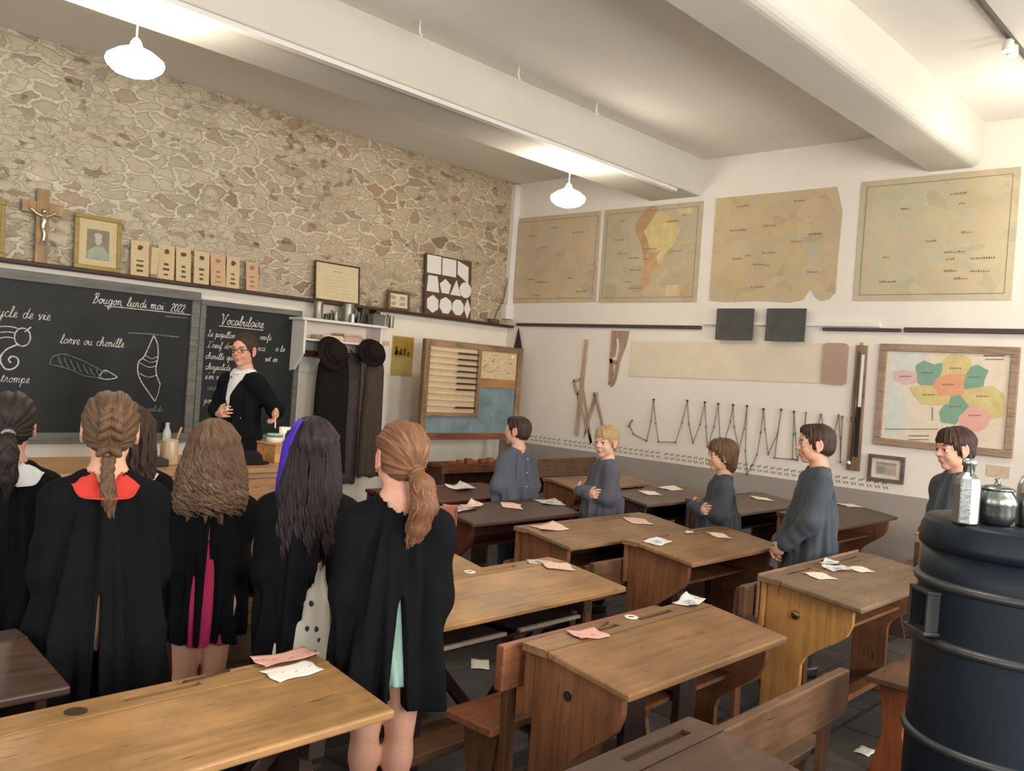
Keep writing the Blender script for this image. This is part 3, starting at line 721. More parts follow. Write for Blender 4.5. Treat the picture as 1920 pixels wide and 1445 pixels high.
# yellowed calendar
t = thing('wall_calendar', 'yellowed picture calendar on the wall right of the shelf', 'calendar', (6.02, D - .004, 1.52))
m = MB(); m.box(-.145, .145, -.004, .004, 0, .42)
m.build('backing', plain('yellowed_paper', '#b59d63', .9, 0, .2, .08), t)
m = MB(); m.box(-.135, .135, -.0055, -.004, .20, .41)
for q in range(7):
    a = random.uniform(-.12, .1); m.box(a, a + .03, -.0065, -.0055, .22, .22 + random.uniform(.03, .1), 1)
m.build('picture', [plain('mustard_print', '#a8883c', .9), plain('umber_print', '#5d4520', .9)], t)

# ------------------------------------------------------------------ tall wooden display frame with abacus chart (freestanding, in the corner)
YE = 6.72
t = thing('display_frame', 'tall wooden display frame with a rod chart and slate panels in the corner', 'display stand', (6.58, YE, 0))
M_FR = wood('frame_wood', '#9a7a5c', 'z', .55); M_FRX = wood('frame_wood_x', '#9a7a5c', 'x', .55)
def xz(px, py): p = at_y(px, py, YE); return (p.x - 6.58, p.z)
L_ = -.69; R_ = .69
MB().box(L_ - .035, L_ + .035, -.03, .03, 0, 1.92).build('post', M_FR, t, bevel=.004)
MB().box(R_ - .035, R_ + .035, -.03, .03, 0, 1.92).build('post', M_FR, t, bevel=.004)
MB().box(L_ + .035, R_ - .035, -.028, .028, 1.855, 1.92).build('top_rail', M_FRX, t, bevel=.004)
MB().box(L_ + .035, R_ - .035, -.05, .028, .90, .965).build('bottom_rail', wood('reddish_rail', '#8a5138', 'x'), t, bevel=.004)
MB().box(.03, .08, -.03, .02, 1.14, 1.855).build('mid_post', M_FR, t, bevel=.003)
MB().box(L_ + .035, .03, -.03, .0, 1.14, 1.18).build('mid_rail', M_FRX, t, bevel=.003)
def mat_slate(name, c1, c2):
    q = NT(name); q.col(q.ramp(q.noise(q.coord((1, 1, 1)), 4, 6, .7, .8), [(.3, c1), (.7, c2)])); q.set(.7, 0, .25); return q.m
M_BLUE = mat_slate('grey_blue_slate', '#5f7277', '#84959a')
m = MB(); m.box(L_ + .035, R_ - .035, -.004, .012, .965, 1.14)
m.box(.08, R_ - .035, -.004, .012, 1.14, 1.46); m.build('slate_panel', M_BLUE, t)
m = MB(); m.box(L_ + .035, .03, -.006, .01, 1.18, 1.855)
m.build('chart_panel', plain('chart_cream', '#cdb795', .8, 0, .2, .05), t)
for q in range(10):
    z = 1.80 - q * .063
    mm = MB(); mm.tube([(L_ + .04, -.03, z + .01), (.03, -.03, z)], .006, 8)
    ro = mm.build('rod', plain('rod_pale', '#b7a07d', .6), t, True)
    if q not in (7, 8):
        MB().box(-.27, .028, -.042, -.02, z - .009, z + .011).build('rod_end', M_DARKWOOD, ro, bevel=.003)['label'] = 'dark brown right half of the rod'
m = MB(); m.box(.085, R_ - .04, -.008, .01, 1.56, 1.855)
rnd = random.Random(4)
for q in range(26):
    a = rnd.uniform(.11, R_ - .12); b_ = rnd.uniform(1.60, 1.82); m.box(a, a + rnd.uniform(.01, .05), -.0095, -.008, b_, b_ + rnd.uniform(.008, .022), 1)
m.build('paper_chart', [plain('chart_paper', '#c9b28d', .85), plain('chart_ink', '#a38d6c', .9)], t)
MB().box(.085, R_ - .04, -.012, .01, 1.46, 1.56).build('tan_board', wood('tan_board', '#b07f52', 'x'), t)
MB().box(R_ - .14, R_ - .09, -.016, -.008, 1.80, 1.83).build('paper_clip', M_WHITE, t)
for s in (L_, R_):
    MB().box(s - .035, s + .035, -.05, .3, 0, .05).build('foot', M_FRX, t, bevel=.004)
# counting shelf before it
t = thing('counting_shelf', 'reddish brown low shelf unit holding wooden pieces under the display frame', 'shelf', (6.42, 6.47, 0))
M_RED = wood('red_brown_wood', '#7a4a34', 'x'); M_RED2 = wood('red_brown_wood_z', '#5d392b', 'z')
MB().box(-.58, .58, -.16, .06, .655, .69).build('shelf_board', M_RED, t, bevel=.004)
MB().box(-.58, .58, .06, .10, .10, .69).build('back_panel', M_RED2, t)
for s in (-.56, .54): MB().box(s, s + .03, -.15, .06, 0, .655).build('side_panel', M_RED2, t, bevel=.004)
MB().box(-.58, .58, -.16, -.14, .60, .655).build('front_rail', M_RED, t, bevel=.003)
rnd = random.Random(8)
CLB = ['first', 'second', 'third', 'fourth', 'fifth', 'sixth', 'seventh', 'eighth']
for i in range(8):
    x = 6.0 + i * .11
    b = MB().box(-.035, .035, -.03, .03, 0, .03 + .012 * (i % 3)).build('wooden_block', wood('block_tan', '#a8734f', 'x') if i % 2 else wood('block_red', '#8a5540', 'x'), None, bevel=.006)
    b.location = (x, 6.36 + rnd.uniform(-.02, .02), .69); b.rotation_euler = (0, 0, rnd.uniform(-.4, .4))
    tag(b, '%s small wooden block from the left on the counting shelf' % CLB[i], 'block', 'wooden blocks on the counting shelf')
# dark cloth strip hanging in the corner
t = thing('hanging_banner', 'dark narrow cloth with a pointed top hanging in the corner beside the display frame', 'cloth', (W - .02, 7.04, 0))
MB().prism([(.05, 1.93), (.0, 2.17), (-.075, 1.93), (-.085, 1.3), (.03, 1.3)], 'yz', -.012, 0).build('dark_cloth', plain('dark_cloth', '#3a2f2a', .95), t)
MB().prism([(-.09, 1.0), (.05, 1.0), (.05, 1.4), (-.07, 1.4)], 'yz', -.02, -.012).build('yellow_cloth', plain('ochre_cloth', '#a07c34', .95), t)['label'] = 'ochre yellow lower cloth'

# ------------------------------------------------------------------ right wall: maps and instruments
def Rw(px, py, off=0.0):
    p = at_x(px, py, W - off); return (p.y, p.z)
def mat_map(name, base, cols, scale=3.0, seed=0.0, ink='#7d7058', cell_amt=.45):
    t = NT(name)
    n1 = t.noise(t.coord((1, 1, 1), loc=(seed, seed, seed)), scale, 5, 0.62, 0.4)
    c = t.ramp(n1, [(0.30 + .4 * i / max(1, len(cols) - 1), lin(q)) for i, q in enumerate(cols)])
    big = t.ramp(t.noise(t.coord(loc=(seed + 4, 1, 2)), 1.6, 3), [(.35, (.9, .89, .87, 1)), (.65, (1.03, 1.02, 1.0, 1))])
    c = t.mix(1.0, c, big, 'MULTIPLY')
    vo = t.n('ShaderNodeTexVoronoi', feature='F1'); vo.inputs['Scale'].default_value = 7.5
    wv = t.n('ShaderNodeVectorMath', operation='MULTIPLY_ADD'); wv.inputs[1].default_value = (.3, .3, .3)
    wn = t.n('ShaderNodeTexNoise'); wn.inputs['Scale'].default_value = 5; wn.inputs['Detail'].default_value = 4
    cc = t.coord((1, 1, 1.2), loc=(seed, 2, 3)); t.l(cc, wn.inputs['Vector']); t.l(wn.outputs['Color'], wv.inputs[0]); t.l(cc, wv.inputs[2]); t.l(wv.outputs[0], vo.inputs['Vector'])
    sc_ = t.n('ShaderNodeSeparateColor'); t.l(vo.outputs['Color'], sc_.inputs[0])
    cells = t.ramp(sc_.outputs[0], [(0, '#a89a84'), (.25, '#c9b78e'), (.45, '#b9a48c'), (.65, '#c4b79c'), (.8, '#b2b09a'), (1, '#c6a98e')])
    c = t.mix(cell_amt, c, cells)
    lines = t.noise(t.coord((1, 14, 60), loc=(seed, 3, 1)), 1.3, 3, .6)
    wr = t.ramp(lines, [(.66, (1, 1, 1, 1)), (.71, (.74, .70, .62, 1))])
    t.col(t.mix(.7, c, wr, 'MULTIPLY')); t.set(.85, 0, .2); return t.m
def mapsheet(name, label, y0, y1, z0, z1, mats, outline=None, shapes=(), thick=.004, words=0, seed=0, border=.05):
    """sheet on the right wall; outline/shapes in (y,z); y decreases to the right of the photo"""
    cy = (y0 + y1) / 2
    m = MB(); pts = outline or [(y1, z0), (y0, z0), (y0, z1), (y1, z1)]
    m.prism([(a - cy, b) for a, b in pts], 'yz', -thick, 0, 0)
    def flat_r(pts, off, mi): m.poly([(-thick - off, a - cy, b) for a, b in pts], mi)
    for k, (pts, mi) in enumerate(shapes): flat_r(pts, .0006 + .0002 * k, mi)
    rnd = random.Random(seed)
    for q in range(words):
        a = rnd.uniform(y0 + .12, y1 - .25); b = rnd.uniform(z0 + .08, z1 - .1); wl = rnd.uniform(.06, .2); nlet = int(wl / .018)
        for c in range(nlet):
            aa = a + c * .018; hh = rnd.uniform(.008, .018)
            flat_r([(aa, b), (aa + .010, b), (aa + .011, b + hh), (aa + .002, b + hh)], .004, len(mats) - 1)
    for (a0, a1, b0, b1) in ((y0 + border, y1 - border, z0 + border, z0 + border + .004), (y0 + border, y1 - border, z1 - border - .004, z1 - border), (y0 + border, y0 + border + .004, z0 + border, z1 - border), (y1 - border - .004, y1 - border, z0 + border, z1 - border)):
        if border: flat_r([(a0, b0), (a1, b0), (a1, b1), (a0, b1)], .0035, len(mats) - 1)
    o = m.build(name, mats); o.location = (W - .003, cy, 0)
    return tag(o, label, 'map')
M_MAPINK = plain('map_ink', '#776a55', .9)
def blob(cy, cz, pts): return [(cy - a, cz + b) for a, b in pts]
mapsheet('wall_map', 'faded wall map beside the corner, half hidden by lamp glare', 5.94, 7.23, 2.465, 3.47,
         [mat_map('map_faded_a', 0, ['#b9af98', '#c0ad92', '#c3ab90', '#bcad96'], 2.4, 1), M_MAPINK], words=9, seed=1,
         outline=[(7.23, 2.465), (6.5, 2.47), (5.94, 2.475), (5.955, 3.47), (7.24, 3.47)])
SA_Y = [(0.02, .30), (.10, .33), (.20, .27), (.30, .20), (.335, .12), (.30, .02), (.24, -.06), (.17, -.12), (.12, -.06), (.06, -.08), (-.02, -.02), (-.06, .06), (-.10, .14), (-.05, .2), (-.02, .24)]
SA_W = [(-.12, .36), (-.04, .40), (.06, .38), (.02, .30), (-.05, .2), (-.10, .14), (-.06, .06), (-.02, -.02), (-.04, -.10), (-.06, -.22), (-.09, -.10), (-.13, .02), (-.20, .12), (-.22, .22), (-.16, .30)]
SA_S = [(-.04, -.08), (.04, -.09), (.11, -.07), (.13, -.16), (.09, -.24), (.04, -.28), (.02, -.38), (-.02, -.46), (-.07, -.48), (-.10, -.40), (-.09, -.25)]
SA_P = [(.12, -.07), (.17, -.10), (.15, -.19), (.10, -.21), (.08, -.14)]
cy0, cz0 = 5.27, 3.07
mapsheet('wall_map', 'wall map of a yellow and brown continent in the middle of a grey-green sea', 4.68, 5.905, 2.465, 3.47,
         [mat_map('map_sea', 0, ['#b0a78c', '#b3a68c', '#b4a88f'], 1.6, 2), plain('map_yellow', '#c9b780', .85), plain('map_brown', '#ae8f6c', .85), plain('map_tan', '#bb9a72', .85), plain('map_cream', '#cbb78b', .85), M_MAPINK],
         shapes=[(blob(cy0, cz0, SA_W), 2), (blob(cy0, cz0, SA_S), 3), (blob(cy0, cz0, SA_Y), 1), (blob(cy0, cz0, SA_P), 4),
                 ([(5.05, 2.53), (4.9, 2.53), (4.9, 2.64), (5.05, 2.64)], 4), ([(4.88, 2.53), (4.76, 2.53), (4.78, 2.66), (4.84, 2.64)], 3), ([(4.98, 3.36), (4.80, 3.36), (4.80, 3.42), (4.98, 3.42)], 4)], words=12, seed=2)
tear = [Rw(1330, 563), Rw(1360, 566), Rw(1420, 564), Rw(1480, 567), Rw(1506, 562), Rw(1521, 540), Rw(1528, 556), Rw(1540, 564), Rw(1556, 560), Rw(1567, 548), Rw(1572, 480), Rw(1580, 395), Rw(1570, 350), Rw(1460, 361), Rw(1344, 372)]
mapsheet('wall_map', 'torn-edged tan and ochre wall map above the two black slates', 3.30, 4.55, 2.48, 3.48,
         [mat_map('map_ochre', 0, ['#b3a58c', '#b8a585', '#bfa97e', '#b9a68a', '#b7ac98'], 3.2, 3), M_MAPINK], outline=tear, words=13, seed=3, border=0)
mapsheet('wall_map', 'grey-green wall map at the far right above the framed map', 1.88, 3.115, 2.465, 3.50,
         [mat_map('map_green', 0, ['#bbb197', '#bdb398', '#bab59c', '#c2b592', '#b4b8a3'], 2.6, 4), M_MAPINK], words=13, seed=4)
# black slates
for (y0, y1, lb) in ((4.02, 4.41, 'square black slate on the right wall nearer the corner'), (3.51, 3.89, 'square black slate on the right wall nearer the framed map')):
    t = MB().box(-.02, 0, y0 - (y0 + y1) / 2, y1 - (y0 + y1) / 2, 2.095, 2.395).build('slate_board', mat_slate('black_slate', '#454442', '#565552'), None, bevel=.004); t.location = (W - .045, (y0 + y1) / 2, 0)
    tag(t, lb, 'slate', 'slates on the right wall')
# wooden drawing instruments
M_INST = wood('instrument_wood', '#b59c86', 'z', .55, wear=.1); M_INST2 = wood('instrument_wood_dark', '#a78d79', 'z', .55, wear=.1)
def plate(m, pts, t0=.0, t1=.012, mi=0): m.prism(pts, 'yz', -t1, -t0, mi)
o = MB(); o.bar((W - .018, 6.065, 1.01), (W - .018, 6.022, 2.06), .05, .012, (1, 0, 0)); o = o.build('metre_rule', M_INST, None, bevel=.002)
tag(o, 'long straight wooden ruler hanging upright on the right wall', 'ruler')
# set square with round hole beside the rule
t = thing('set_square', 'slim wooden set square hanging behind the straight ruler', 'set square', (W, 6.0, 0))
m = MB()
for a, b in (((.17, 1.60), (.06, 1.62)), ((.17, 1.60), (-.14, .94)), ((.06, 1.62), (-.14, .94))):
    m.bar((-.009, a[0], a[1]), (-.009, b[0], b[1]), .035, .008, (1, 0, 0))
m.bar((-.009, .10, 1.45), (-.009, .04, 1.52), .03, .008, (1, 0, 0)); m.build('blade', M_INST, t)
# compass
t = thing('blackboard_compass', 'wooden blackboard compass opened in an inverted V on the right wall', 'compass', (W, 5.84, 1.47))
MB().bar((-.02, .0, 0), (-.02, .10, -.40), .032, .02, (1, 0, 0)).build('leg', M_INST2, t, bevel=.003)
MB().bar((-.02, .0, 0), (-.02, -.14, -.36), .028, .02, (1, 0, 0)).build('leg', M_INST2, t, bevel=.003)
MB().tube([(-.02, .10, -.40), (-.02, .125, -.50)], [.006, .002], 8).build('point', M_PEWT, t)
MB().tube([(-.035, 0, 0), (0, 0, 0)], .024, 14).build('hinge', M_INST2, t, True)
# french curve plate with two openings
t = thing('french_curve', 'tapering wooden plate with curved openings on the right wall beside the long banner', 'drawing template', (W, 5.57, 0))
m = MB()
outer = [(.125, 2.165), (-.105, 2.165), (-.095, 2.09), (-.075, 2.0), (-.02, 1.86), (0, 1.74), (.02, 1.64), (.05, 1.575), (.09, 1.56), (.115, 1.58)]
# left rib, right rib, bridges: leaves two curved openings
m2 = MB(); plate(m2, [(.125, 2.165), (-.105, 2.165), (-.095, 2.09), (.125, 2.09)])
plate(m2, [(.125, 2.09), (.06, 2.09), (.045, 2.0), (.055, 1.9), (.10, 1.84), (.03, 1.82), (-.0, 1.80), (.085, 1.78), (.075, 1.70), (.10, 1.62), (.115, 1.58)][:4] + [(.105, 1.86), (.125, 1.86)])
plate(m2, [(.125, 1.86), (.085, 1.86), (.075, 1.80), (.06, 1.70), (.085, 1.64), (.115, 1.58), (.12, 1.7)])
plate(m2, [(.02, 2.09), (-.095, 2.09), (-.075, 2.0), (-.02, 1.86), (.0, 1.74), (.02, 1.64), (.05, 1.575), (.09, 1.56), (.10, 1.62), (.055, 1.66), (.035, 1.78), (.02, 1.88), (.0, 1.97)])
plate(m2, [(.125, 1.865), (.02, 1.84), (.03, 1.80), (.12, 1.82)])
m2.build('plate', M_INST2, t)
# long pale chart with brown roll end
t = thing('long_chart', 'long pale timeline chart with a brown panel at its right end, on the right wall', 'chart', (W - .004, 4.3, 0))
m = MB(); m.prism([(-.96, 1.735), (1.13, 1.69), (1.12, 2.06), (-.96, 2.09)], 'yz', -.004, -.0005)
m.build('sheet', mat_map('chart_pale', 0, ['#ddd1be', '#dacdb8', '#dfd3c0'], 3, 7, cell_amt=.06), t)
rr = .04; pts = []
for (a, b, s0) in ((-1.18 + rr, 1.73 + rr, PI), (-.96 - rr, 1.73 + rr, 1.5 * PI), (-.96 - rr, 2.095 - rr, 0), (-1.18 + rr, 2.095 - rr, .5 * PI)):
    for q in range(5): pts.append((a + rr * math.cos(s0 + q * PI / 8), b + rr * math.sin(s0 + q * PI / 8)))
MB().prism(pts, 'yz', -.02, 0).build('end_panel', plain('chart_end_brown', '#ab8f80', .7, 0, .3, .08, 4), t)
# surveyor's chain
CH = [(1180, 799), (1184, 792), (1187, 788), (1182, 796), (1189, 813), (1214, 826), (1222, 790), (1227, 751), (1231, 793), (1236, 828), (1268, 829), (1280, 792), (1290, 753), (1293, 795), (1301, 830), (1314, 795), (1323, 756), (1325, 800), (1328, 838), (1340, 800), (1348, 759), (1351, 820), (1361, 822), (1371, 790), (1376, 761), (1378, 800), (1387, 842), (1397, 803), (1402, 763), (1399, 845), (1402, 889), (1412, 872), (1421, 852), (1428, 810), (1433, 769), (1436, 805), (1442, 851), (1459, 815), (1466, 770), (1460, 810), (1454, 858), (1496, 862), (1493, 812), (1490, 774), (1489, 815), (1487, 860), (1497, 862), (1508, 815), (1513, 774), (1509, 815), (1509, 857), (1530, 815), (1541, 777), (1548, 815), (1555, 855), (1566, 810), (1574, 778), (1577, 820), (1577, 866), (1581, 781)]
t = thing('surveyor_chain', "surveyor's chain hung in zigzags along the right wall above the stencilled border", 'chain', (W - .004, 4.2, 0))
m = MB(); k = MB()
P = [Rw(*p) for p in CH]
for a, b in zip(P[:-1], P[1:]):
    m.tube([(-.012, a[0] - 4.2, a[1]), (-.012, b[0] - 4.2, b[1])], .0038, 6)
for a in P: m.lathe([(.003, -.010), (.008, -.007), (.008, .007), (.003, .010)], 8, (-.012, a[0] - 4.2, a[1]))
m.build('links', plain('old_iron', '#6a6158', .6, .3), t)
for q in range(9):
    i = [7, 12, 16, 20, 24, 28, 34, 38, 43][q]; a = P[i]
    MB().tube([(-.02, a[0] - 4.2, a[1] + .012), (0, a[0] - 4.2, a[1] + .012)], .008, 8).build('nail', M_BLACK, t)
# barometer
t = thing('wall_barometer', 'tall narrow brown barometer board between the long chart and the framed map', 'barometer', (W, 3.0, 0))
M_BARO = wood('barometer_wood', '#8d745c', 'z')
MB().prism([(.06, 1.0), (-.055, 1.0), (-.045, 2.08), (.05, 2.08)], 'yz', -.025, 0).build('board', M_BARO, t, bevel=.004)
MB().tube([(-.025, 0, 2.08), (-.025, 0, 2.105)], .012, 10).build('hanger', M_BRASS, t)
MB().box(-.03, -.024, -.030, -.006, 1.55, 2.0).build('scale_plate', M_WHITE, t); MB().box(-.03, -.024, -.034, .004, 1.12, 1.55).build('dark_slot', M_BLACK, t)
MB().tube([(-.034, .018, 1.08), (-.034, .014, 2.02)], .007, 8).build('tube', plain('dark_glass', '#4a4138', .2), t, True)
MB().lathe([(0, -.03), (.018, -.02), (.022, 0), (.016, .02), (0, .03)], 14, (-.045, .03, 1.06)).build('bulb', M_SILV, t, True)
MB().box(-.05, -.025, .005, .045, 1.42, 1.46).build('sliding_clamp', M_BRASS, t)
# framed coloured map
t = thing('framed_map', 'large brown-framed map of coloured provinces on the right wall', 'picture', (W, 2.315, 0))
def RM(px, py): a, b = Rw(px, py, .03); return (a - 2.315, b)
M_FM = wood('map_frame_wood', '#a08874', 'y', .5, wear=.1)
m = MB(); y0, y1, z0, z1, fw = -.53, .53, 1.245, 2.10, .06
m.box(-.03, 0, y0, y1, z0, z0 + fw); m.box(-.03, 0, y0, y1, z1 - fw, z1); m.box(-.03, 0, y0, y0 + fw, z0 + fw, z1 - fw); m.box(-.03, 0, y1 - fw, y1, z0 + fw, z1 - fw)
m.build('frame', M_FM, t, bevel=.006)
def C8(x, y): return RM(1400 + x / 3.611, 600 + y / 3.611)
REG = [('green', [(1150, 310), (1200, 280), (1260, 305), (1320, 290), (1330, 340), (1300, 390), (1270, 440), (1180, 435), (1150, 400)]),
       ('green', [(1470, 370), (1510, 320), (1560, 310), (1625, 345), (1600, 400), (1590, 460), (1480, 470), (1460, 410)]),
       ('green', [(1360, 545), (1400, 500), (1460, 505), (1500, 560), (1510, 590), (1450, 640), (1410, 695), (1320, 680), (1310, 620)]),
       ('yellow', [(1330, 270), (1390, 235), (1450, 240), (1505, 270), (1500, 320), (1465, 370), (1310, 385), (1330, 330)]),
       ('yellow', [(1110, 460), (1200, 445), (1270, 450), (1300, 500), (1365, 510), (1350, 560), (1290, 570), (1180, 560), (1140, 510)]),
       ('yellow', [(1470, 480), (1590, 460), (1660, 455), (1720, 500), (1740, 580), (1720, 640), (1640, 660), (1600, 600), (1510, 575), (1460, 510)]),
       ('orange', [(1290, 400), (1370, 372), (1470, 375), (1455, 430), (1460, 490), (1400, 505), (1310, 505), (1270, 450)]),
       ('pink', [(1440, 660), (1510, 590), (1600, 605), (1640, 660), (1610, 720), (1560, 750), (1450, 720)]),
       ('mauve', [(990, 350), (1060, 340), (1140, 360), (1140, 420), (1060, 430), (1000, 400)])]
COLS = {'sheet': '#d8c9b4', 'green': '#7d9f8a', 'yellow': '#d6c48c', 'orange': '#d69a78', 'pink': '#d8a49a', 'mauve': '#cfaea8', 'sea': '#c9cbc4', 'ink': '#a2937f'}
order = list(COLS); m = MB(); m.box(-.012, -.002, y0 + fw - .005, y1 - fw + .005, z0 + fw - .005, z1 - fw + .005)
m.poly([(-.0125, a, b) for a, b in [C8(975, 215), C8(1230, 225), C8(1130, 320), C8(1010, 420), C8(1060, 520), C8(1080, 640), C8(1040, 780), C8(925, 790)]], 6)
for k, (c, pts) in enumerate(REG):
    gx = sum(p[0] for p in pts) / len(pts); gy = sum(p[1] for p in pts) / len(pts)
    m.poly([(-.013 - .0001 * k, a, b) for a, b in [C8(gx + (p[0] - gx) * 1.12, gy + (p[1] - gy) * 1.12) for p in pts]], order.index(c))
for (a, b, c, d) in ((1600, 235, 1745, 245), (1610, 262, 1740, 268), (1250, 590, 1256, 680), (930, 735, 1290, 740), (1090, 780, 1230, 786), (1090, 806, 1230, 812)):
    m.poly([(-.0145,) + C8(a, b), (-.0145,) + C8(c, b), (-.0145,) + C8(c, d), (-.0145,) + C8(a, d)], 7)
for cx_, cy_ in ((1410, 330), (1360, 440), (1220, 360), (1540, 390), (1410, 590), (1590, 520), (1540, 650), (1230, 510), (1070, 385)):
    for q in range(5): m.poly([(-.0147,) + C8(cx_ - 40 + q * 17, cy_), (-.0147,) + C8(cx_ - 30 + q * 17, cy_), (-.0147,) + C8(cx_ - 30 + q * 17, cy_ - 10), (-.0147,) + C8(cx_ - 40 + q * 17, cy_ - 10)], 7)
m.build('map_sheet', [plain('map_' + c, COLS[c], .8, 0, .25, .05) for c in order], t)
# small framed print below
t = thing('framed_print', 'small dark-framed landscape print below the coloured map', 'picture', (W, 2.725, .935))
m = MB(); m.box(-.025, 0, -.15, .15, 0, .03); m.box(-.025, 0, -.15, .15, .195, .225); m.box(-.025, 0, -.15, -.12, .03, .195); m.box(-.025, 0, .12, .15, .03, .195)
m.build('frame', wood('grey_brown_frame', '#6d5f54', 'y'), t, bevel=.004)
m = MB(); m.box(-.012, 0, -.125, .125, .025, .2)
for (a, b, c, d, k) in ((-.085, .085, .06, .165, 1), (-.08, .0, .075, .125, 2), (.01, .075, .07, .13, 3), (-.085, .085, .145, .165, 3)):
    m.poly([(-.0125 - .0003 * k, a, c), (-.0125 - .0003 * k, b, c), (-.0125 - .0003 * k, b, d), (-.0125 - .0003 * k, a, d)], k)
m.build('sheet', [plain('print_mount', '#cfc5b6', .8), plain('print_a', '#aaa192', .8), plain('print_b', '#b39a8a', .8), plain('print_c', '#8f897d', .8)], t)
o = MB().box(-.004, 0, -.08, .08, 0, .085).build('paper_note', plain('pinkish_note', '#cbb09a', .9)); o.location = (W - .002, 1.88, 1.09); tag(o, 'small pinkish paper note on the right wall right of the framed map', 'note')

# ------------------------------------------------------------------ school desks
DESKS = {}
M_GROOVE = plain('inky_groove', '#3b2a1e', .8)
def desk(key, label, x0, x1, yn, yf, wt, wp, zf=.735, zn=.69, style='panel', grooves=((-.36, -.12), (.12, .36)), shelf=.50, lip=False, board=True, feet=True, wr=None, rim=False):
    w = x1 - x0; d = yf - yn; hx, hy = w / 2, d / 2
    t = thing('school_desk', label, 'desk', ((x0 + x1) / 2, (yn + yf) / 2, 0), 0, 'pupils\' desks')
    th = .024; lw = .105                                   # pen ledge along the far edge, then the sloping top
    yl = hy - lw
    MB().prism([(yl - .0015, zf), (-hy, zn), (-hy, zn - th), (yl - .0015, zf - th)], 'yz', -hx, hx).build('desk_top', wt, t, bevel=.006)
    m = MB(); g0, g1 = yl + .040, yl + .070
    m.box(-hx, hx, yl + .0015, g0, zf - th, zf); m.box(-hx, hx, g1, hy, zf - th, zf)
    xs = -hx
    for (a, b) in grooves:
        a, b = a * w, b * w
        m.box(xs, a, g0, g1, zf - th, zf); m.box(a, b, g0, g1, zf - th, zf - .012, 1); xs = b
    m.box(xs, hx, g0, g1, zf - th, zf)
    m.build('pen_ledge', [wt, M_GROOVE], t)
    zt = zf - th
    if style == 'panel':
        px = hx - .055
        prof = [(hy - .025, 0), (hy - .025, zt - .002), (yl, zt - .002), (-hy + .05, zn - th - .002 + (zf - zn) * .05), (-hy + .05, zn - .09)]
        for q in range(7):                                  # ogee down to the narrow foot
            a = q / 6; s_ = a * a * (3 - 2 * a)
            prof.append((-hy + .055 + (d * .45) * s_, zn - .11 - .22 * a))
        prof += [(-hy + .055 + d * .45, .08), (-hy + .02 + d * .40, .05), (-hy + .02 + d * .40, 0)]
        for s in (-1, 1):
            MB().prism(prof, 'yz', s * px - .015, s * px + .015).build('side_panel', wp if (s < 0 or wr is None) else wr, t, bevel=.004)
        iw = px - .016
    else:
        px = hx - .20
        for s in (-1, 1):
            m = MB(); m.box(s * px - .02, s * px + .02, -.10, .10, .06, zn - .04); m.box(s * px - .03, s * px + .03, -hy + .02, hy - .02, 0, .06); m.box(s * px - .025, s * px + .025, -hy + .06, hy - .03, zn - .10, zn - .035)
            m.build('trestle_leg', wp, t, bevel=.004)
        for s in (-1, 1):
            MB().bar((s * (px - .03), .0, zn - .1), (s * (px - .46), .02, .14), .045, .03, (0, 1, 0)).build('diagonal_brace', wp, t, bevel=.003)
        MB().box(-px, px, -.03, .03, .10, .16).build('stretcher', wp, t, bevel=.004)
        iw = hx - .10
    if board:
        MB().box(-hx + .012, hx - .012, hy - .024, hy - .006, .50, zt - .001).build('front_board', wp, t, bevel=.003)
    MB().box(-iw, iw, -.03, hy - .026, shelf, shelf + .016).build('book_shelf', wr or wp, t)
    if style == 'panel' and feet:
        MB().box(-iw, iw, -.02, .05, .10, .13).build('foot_rail', wr or wp, t, bevel=.003)
    if rim: MB().box(-hx, hx, hy - .001, hy + .011, zf - .20, zf + .012).build('edge_strip', wood('pink_strip', '#8d6a55', 'x'), t, bevel=.003)
    if lip:
        for a, b in ((-.42, -.06), (.0, .30)):
            MB().box(a * w, b * w, -hy + .05, -hy + .07, zn - .115, zn - .10).build('tray_lip', plain('grey_lip', '#8d8277', .5), t, bevel=.003)
            MB().box(a * w, b * w, -hy + .07, hy - .1, zn - .115, zn - .105).build('tray_bottom', wp, t)
    DESKS[key] = dict(x0=x0, x1=x1, yn=yn, yf=yf, yl=yf - lw, zf=zf, zn=zn, d=d)
    return t
def desk_hit(key, px, py):
    """point of a desk top seen at a pixel"""
    q = DESKS[key]; p = at_z(px, py, q['zf'])
    if p.y < q['yl']:
        for _ in range(12):
            z = q['zn'] + (q['zf'] - q['zn']) * max(0, min(1, (p.y - q['yn']) / (q['yl'] - q['yn']))); p = at_z(px, py, z)
    return p
def top_z(key, x, y):
    q = DESKS[key]
    return q['zf'] if y >= q['yl'] else q['zn'] + (q['zf'] - q['zn']) * (y - q['yn']) / (q['yl'] - q['yn'])

M_HON = wood('honey_top', '#9f784b', 'x', .42, .72, .22); M_HONP = wood('honey_panel', '#b4834b', 'z', .45, .7, .2)
M_BRN = wood('brown_top', '#8c6845', 'x', .42, .72, .2); M_BRNP = wood('brown_panel', '#7d5338', 'z', .6, .65, .2, .15)
M_MID = wood('mid_top', '#906f4e', 'x', .42, .72, .2); M_DKT = wood('dark_top', '#513c34', 'x', .38, .72, .15); M_DKP = wood('dark_panel', '#4b342c', 'z', .5, .65, .2)
M_RDT = wood('red_dark_top', '#552d25', 'x', .38, .72, .15); M_GRY = wood('grey_brown_top', '#7d664d', 'x', .5, .75, .2); M_GDK = wood('grey_dark_top', '#624f43', 'x', .42, .75, .2)
M_BLK = wood('blackish_panel', '#35241e', 'z', .55, .7, .2); M_WORN = wood('worn_brown_top', '#573f30', 'x', .5, .7, .3)

